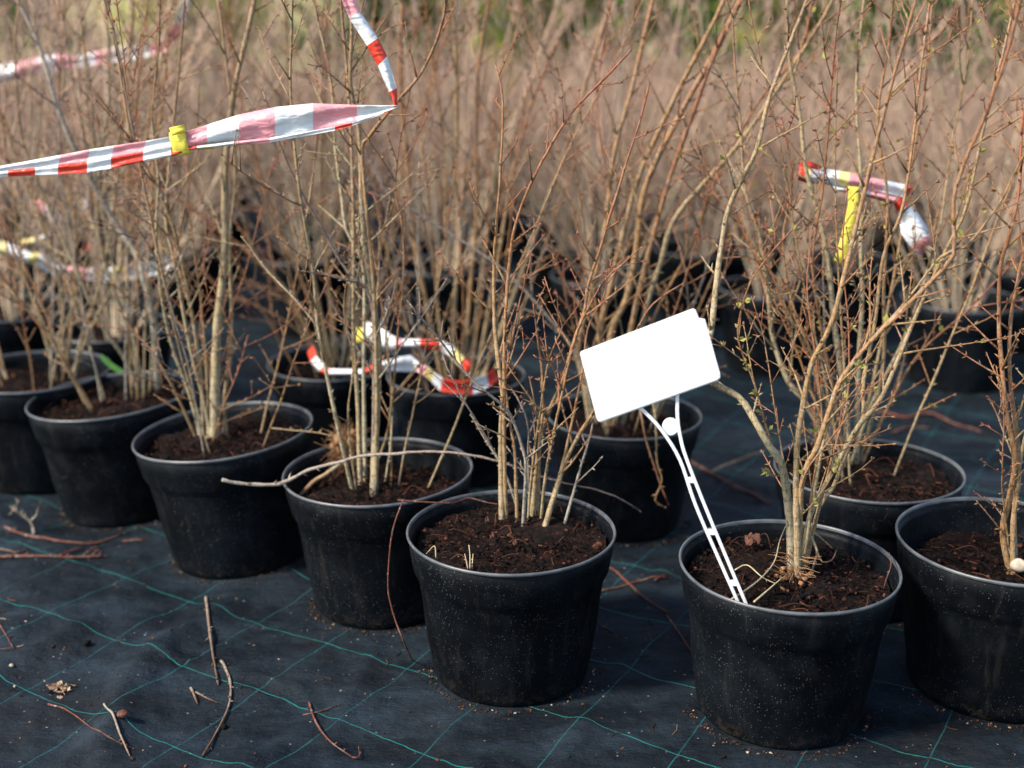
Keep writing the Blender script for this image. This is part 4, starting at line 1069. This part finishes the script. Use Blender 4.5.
# P3: dark root lump at the back; P2: green blade; P7: pale knob
mb = MB(); c0 = at(262, 412, .19)
for _ in range(16): lump(mb, c0 + gd.normal(0, 1, 3) * [.012, .01, .008], (.010, .009, .010), gd)
local_part('soil_lump', mb, CHIP, ROOTS['P3'], False)
P = np.array([on_plane(x, y, at(136, 384, .175)[1] - .02) for x, y in [(135, 383), (125, 374), (112, 366), (101, 356)]]); mb = MB(); P = smooth_line(P, .01); V = []
for i, p in enumerate(P):
    wd = .0045 * math.sin(math.pi * min(1, .25 + .75 * (1 - i / (len(P) - 1)))) + .0005; V += [p + [wd * .5, 0, wd], p + [0, -.001, 0], p - [wd * .5, 0, wd]]
mb.add(V, [(3 * i + j, 3 * i + j + 1, 3 * i + j + 4, 3 * i + j + 3) for i in range(len(P) - 1) for j in range(2)]); local_part('grass_blade', mb, mat_plain('green_blade', [(.3, (.07, .22, .04)), (.7, (.12, .32, .07))], 60, .5, .4, .2), ROOTS['P2'])
mb = MB(); c0 = at(1019, 572, .168)
lump(mb, c0 + [0, 0, .008], (.017, .013, .016), gd); lump(mb, c0 + [.012, .004, .004], (.012, .012, .012), gd)
_k = local_part('root_knob', mb, mat_plain('pale_root', [(.3, (.28, .2, .13)), (.7, (.56, .5, .41))], 120, .8), ROOTS['P7'])
_s = _k.modifiers.new('sub', 'SUBSURF'); _s.levels = _s.render_levels = 2
for _dy, _pts in ((0, [(628, 345), (636, 390), (641, 414), (646, 440), (655, 468), (661, 486), (668, 503)]), (.012, [(634, 350), (652, 400), (656, 430), (657, 462), (662, 480), (655, 500), (664, 507)])):
    _P = smooth_line([on_plane(x, y, 1.93 - .1 * min(1, i / 2.0) + _dy) for i, (x, y) in enumerate(_pts)], .01); _m = MB(); _m.tube(_P, np.linspace(.0022, .0010, len(_P)), 6, (.2, .8)); buds(_m, _P, [.0015] * len(_P), gd, .02, .006)
    local_part('hanging_twig', _m, BARK_TAN, ROOTS['P9'])
# loose chips along the base of the near pots are part of the fallen crumbs below

# ---------------------------------------------------------------- fallen sticks and litter
def gp(px, py, lift=.0):
    p = at(px, py, 0.0)
    for _ in range(2):
        z = float(ground_z(p[0], p[1])); p = at(px, py, z + lift)
    return p
def fallen(name, pts, r, mat, label, cat='twig', side=(), rb=None, spurs=.02):
    rm = r * .001
    P = smooth_line([gp(x, y, rm) for x, y in pts], .008); org = P[0].copy(); org[2] = float(ground_z(P[0][0], P[0][1]))
    for i in range(len(P)): P[i, 2] = max(P[i, 2], float(ground_z(P[i, 0], P[i, 1])) + rm * .8)
    mb = MB(); rad = np.linspace(rm, rm * .65, len(P)) * (1 + .12 * gd.normal(0, 1, len(P)))
    mb.tube(P - org, rad, 7, (0, .9)); buds(mb, P - org, rad, gd, spurs, .004 + rm, .05, (0, .9))
    o = link(name, mb.mesh(name, mat), None, org); tag(o, label, cat, 'twigs fallen on the fabric')
    for s in side:
        Q = smooth_line([gp(x, y, .003 + .5 * rm) for x, y in s], .006); sb = MB(); rr = np.linspace(rm * .7, rm * .35, len(Q)); sb.tube(Q - org, rr, 5, (.2, 1)); buds(sb, Q - org, rr, gd, .014, .004, .1, (.3, 1))
        link('side_twig', sb.mesh('side_twig', mat), o)
    return o
fallen('fallen_twig', [(206, 597), (209, 625), (213, 655), (218, 683)], 2.3, TWIG_PALE, 'straight pale stick pointing at the camera on the fabric below the tilted pot')
fallen('fallen_twig', [(221, 661), (230, 680), (229, 705), (215, 735), (203, 755)], 2.0, TWIG_PALE, 'long bowed tan stick on the fabric, lower left of centre')
fallen('fallen_twig', [(104, 704), (118, 730), (129, 754)], 1.7, TWIG_PALE, 'short pale stick with a dark lump beside it at the bottom left')
fallen('fallen_twig', [(48, 704), (70, 712), (95, 730), (118, 742), (132, 748)], 1.2, TWIG_RED, 'thin curved brown twig trailing from the dead leaf clump')
fallen('fallen_twig', [(309, 702), (316, 722), (330, 741), (352, 757)], 1.5, TWIG_RED, 'red spiny twig crossed by a small stick, in front of the root clump pot', side=[[(352, 757), (359, 757), (359, 747)]])
fallen('fallen_twig', [(303, 715), (318, 712), (337, 705)], 1.0, TWIG_RED, 'small dark stick lying across the red spiny twig')
fallen('fallen_branch', [(-40, 560), (0, 557), (30, 556), (70, 557), (104, 556)], 3.0, TWIG_RED, 'reddish cut branch nearest the camera at the left edge', 'branch', [[(60, 556), (72, 550), (84, 547)], [(84, 556), (92, 549), (100, 546)], [(92, 556), (100, 548)], [(10, 557), (20, 552), (28, 549)]])
fallen('fallen_branch', [(-30, 544), (0, 549), (18, 553)], 2.0, TWIG_PALE, 'pale broken twig on the red branches at the left edge', 'branch')
fallen('fallen_branch', [(5, 528), (30, 536), (60, 541), (95, 543), (122, 534)], 2.6, TWIG_RED, 'long spiny red branch with a pale tip below the leftmost pots', 'branch')
o9 = at(34, 535)
mb = MB()
for pts, r in [([(34, 534), (33, 526), (29, 520), (22, 515), (12, 508)], .0032), ([(30, 521), (36, 516), (38, 509)], .0022), ([(20, 514), (16, 508), (18, 502)], .0012), ([(14, 510), (10, 513)], .001)]:
    P = smooth_line([on_plane(x, y, o9[1] + .01) for x, y in pts], .006); P[0] = at(*pts[0], .002) if pts[0] == (34, 534) else P[0]
    mb.tube(P - o9, np.linspace(r, r * .6, len(P)), 6, (0, .8)); buds(mb, P - o9, [r] * len(P), gd, .01, .006, .1)
tag(link('fallen_twig', mb.mesh('fallen_twig', TWIG_PALE), None, o9), 'forked pale stub standing up beside the leftmost pots', 'twig', 'twigs fallen on the fabric')
fallen('fallen_twig', [(-12, 606), (0, 625), (13, 647)], 1.5, TWIG_RED, 'dark red bent twig at the left edge of the open fabric', side=[[(13, 647), (4, 649), (-4, 648)]])
fallen('fallen_twig', [(603, 563), (625, 580), (645, 598), (666, 611)], 2.2, TWIG_RED, 'bright red stick between the two front pots')
fallen('fallen_twig', [(666, 615), (676, 628), (692, 652)], 1.3, TWIG_RED, 'thin twig end just below the bright red stick')
fallen('fallen_twig', [(600, 591), (620, 587), (640, 581), (668, 578)], 2.0, TWIG_RED, 'dark flat twig crossing under the bright red stick', side=[[(655, 580), (663, 575), (668, 574)]])
fallen('fallen_twig', [(600, 626), (606, 628), (613, 632)], 1.6, TWIG_RED, 'tiny brown stub beside the front pot with lichened stems')
fallen('fallen_branch', [(690, 461), (720, 478), (745, 491), (770, 503)], 3.4, TWIG_RED, 'thick red stick on the fabric just right of the label stake', 'branch')
fallen('fallen_twig', [(712, 471), (732, 463), (752, 455), (775, 449)], 1.4, TWIG_PALE, 'thin pale twig slanting toward the pot behind the label pot')
fallen('fallen_branch', [(876, 410), (905, 417), (930, 413), (955, 424), (980, 432)], 3.4, TWIG_RED, 'blurred bent branch on the fabric in front of the far right pots', 'branch')
fallen('fallen_twig', [(893, 432), (910, 427), (930, 428)], 2.2, TWIG_RED, 'short blurred red twig below the bent branch at the right')
fallen('fallen_twig', [(123, 541), (135, 540), (146, 540)], 1.8, TWIG_RED, 'short red twig tucked in front of the second pot')
fallen('fallen_twig', [(191, 688), (193, 692), (197, 702)], 2.2, TWIG_PALE, 'stubby pale twig end left of the bowed tan stick', side=[[(196, 692), (205, 697), (216, 702)]])
# long stick lying over the root-clump pot and on behind the lichened stems
stick = [(222, 480, .0), (240, 484, .0), (281, 484, .0), (309, 471, .0), (339, 464, .0), (362, 458, .0), (398, 456, 0), (436, 454, 0), (477, 458, 0), (522, 471, 0), (545, 480, 0), (578, 488, 0), (618, 499, 0), (642, 513, 0)]
P = smooth_line([on_plane(x, y, 1.655 + .02 * math.sin(i * .5)) for i, (x, y, _) in enumerate(stick)], .01); org = P[0].copy(); mb = MB()
rad = np.concatenate([np.linspace(.0029, .0022, len(P) // 3), np.linspace(.0022, .0011, len(P) - len(P) // 3)]) * (1 + .10 * gd.normal(0, 1, len(P)))
P = P + np.cumsum(gd.normal(0, .0007, P.shape), axis=0) * .6; mb.tube(P - org, rad, 7, (0, .8)); buds(mb, P - org, rad, gd, .022, .007, .02, (0, .8))
tag(link('fallen_branch', mb.mesh('fallen_branch', BARK_GREY), None, org), 'long pale broken stick resting across the pot with the orange root clump', 'branch')
# thin red runner hanging over the rim to the ground
hz = [(404, 499, 1.475), (397, 516, 1.470), (391, 540, 1.465), (388, 585, 1.46), (391, 605, 1.455), (396, 622, 1.45), (404, 642, 1.44)]
P = smooth_line([on_plane(x, y, d) for x, y, d in hz] + [gp(412, 660, .001)], .008); org = P[-1].copy(); mb = MB(); mb.tube(P - org, .0011, 5, (0, .6)); buds(mb, P - org, [.001] * len(P), gd, .035, .003)
tag(link('hanging_twig', mb.mesh('hanging_twig', TWIG_RED), None, org), 'thin dark red runner hanging from the front pot rim down to the fabric', 'twig')
# dead leaf clump, stones, dark lumps
c0 = gp(59, 689, .001); mb = MB()
for q in range(90):
    r, a = abs(gd.normal(0, .009)), gd.uniform(0, 6.28); p = np.array([r * math.cos(a) * 1.3, r * math.sin(a), gd.uniform(.0005, .006) * max(.15, 1 - r / .018)])
    d = unit(np.array([gd.normal(), gd.normal(), gd.normal() * .35])); e = unit(np.cross(d, gd.normal(0, 1, 3) * [.4, .4, 1])); k = gd.uniform(.002, .006)
    mb.add([p, p + d * k + e * k * .5, p + d * k * 1.8 + [0, 0, .001], p + d * k - e * k * .6], [(0, 1, 2), (0, 2, 3)])
tag(link('dead_leaf_clump', mb.mesh('dead_leaf_clump', DRY_LEAF, False), None, c0), 'tan clump of rotten leaves on the fabric at the lower left', 'dead leaves')
def stone(px, py, s, mat, label, cat, name='stone', flat=.7):
    mb = MB(); lump(mb, np.array([0, 0, s * flat * .6]), (s, s * .85, s * flat), gd)
    o = link(name, mb.mesh(name, mat, True), None, gp(px, py)); sb = o.modifiers.new('sub', 'SUBSURF'); sb.levels = sb.render_levels = 1; tag(o, label, cat)
stone(12, 667, .0055, STONE, 'small pale pebble on the fabric at the left edge', 'pebble')
stone(15, 687, .003, STONE, 'tiny ochre pebble left of the dead leaf clump', 'pebble')
stone(122, 717, .010, TWIG_RED, 'brown fuzzy clod beside the short pale stick', 'clod', 'soil_clod', .6)
stone(87, 645, .009, CHIP, 'dark soil clod on the fabric above the dead leaf clump', 'clod', 'soil_clod', .6)
stone(224, 728, .007, CHIP, 'dark clod in the bend of the bowed tan stick', 'clod', 'soil_clod', .6)
# crumbs and chips scattered over the fabric and against the pot feet
mb = MB(); gc = np.random.default_rng(91)
for _ in range(2200):
    x, y = gc.uniform(-1.0, .95), 1.15 + 1.5 * gc.uniform() ** 1.4
    if any(math.hypot(x - p[0], y - p[1]) < .11 for p in POS.values()): continue
    s = gc.uniform(.0004, .0014) * (2.0 if gc.uniform() < .05 else 1); lump(mb, np.array([x, y, float(ground_z(x, y)) + s * .4]), (s * gc.uniform(1, 2.4), s, s * .7), gc)
for _ in range(150):                                   # straw and bark scraps
    x, y, a, L = gc.uniform(-1.0, .95), 1.15 + 1.4 * gc.uniform() ** 1.4, gc.uniform(0, 6.28), gc.uniform(.004, .022)
    if any(math.hypot(x - p[0], y - p[1]) < .13 for p in POS.values()): continue
    q = [np.array([x + L * t * math.cos(a + t * .5), y + L * t * math.sin(a + t * .5), 0]) for t in (0, .5, 1)]
    for u in q: u[2] = float(ground_z(u[0], u[1])) + .0009
    mb.tube(np.array(q), gc.uniform(.0004, .0011), 4)
for key in ('P2', 'P3', 'P4', 'P5', 'P6', 'P7', 'P8', 'P9'):
    p = POS[key]
    for _ in range(190):
        a = gc.uniform(-math.pi, .0) if gc.uniform() < .9 else gc.uniform(0, 3.14); r = .106 + abs(gc.normal(0, .007)); x, y = p[0] + r * math.cos(a), p[1] + r * math.sin(a); s = gc.uniform(.0006, .0019)
        lump(mb, np.array([x, y, float(ground_z(x, y)) + s * .5]), (s * gc.uniform(.8, 1.8), s, s * .8), gc)
cm = NT('litter_crumb', .9, .2); gi = cm.n('NewGeometry')
cm.color(cm.ramp(gi.outputs['Random Per Island'], [(0, (.008, .005, .004)), (.7, (.035, .018, .011)), (.88, (.11, .045, .022)), (.97, (.2, .14, .08)), (1, (.36, .32, .26))]))
tag(link('soil_litter', mb.mesh('soil_litter', cm.mat, False)), 'scattered soil crumbs and bark chips on the fabric', 'soil litter', kind='stuff')
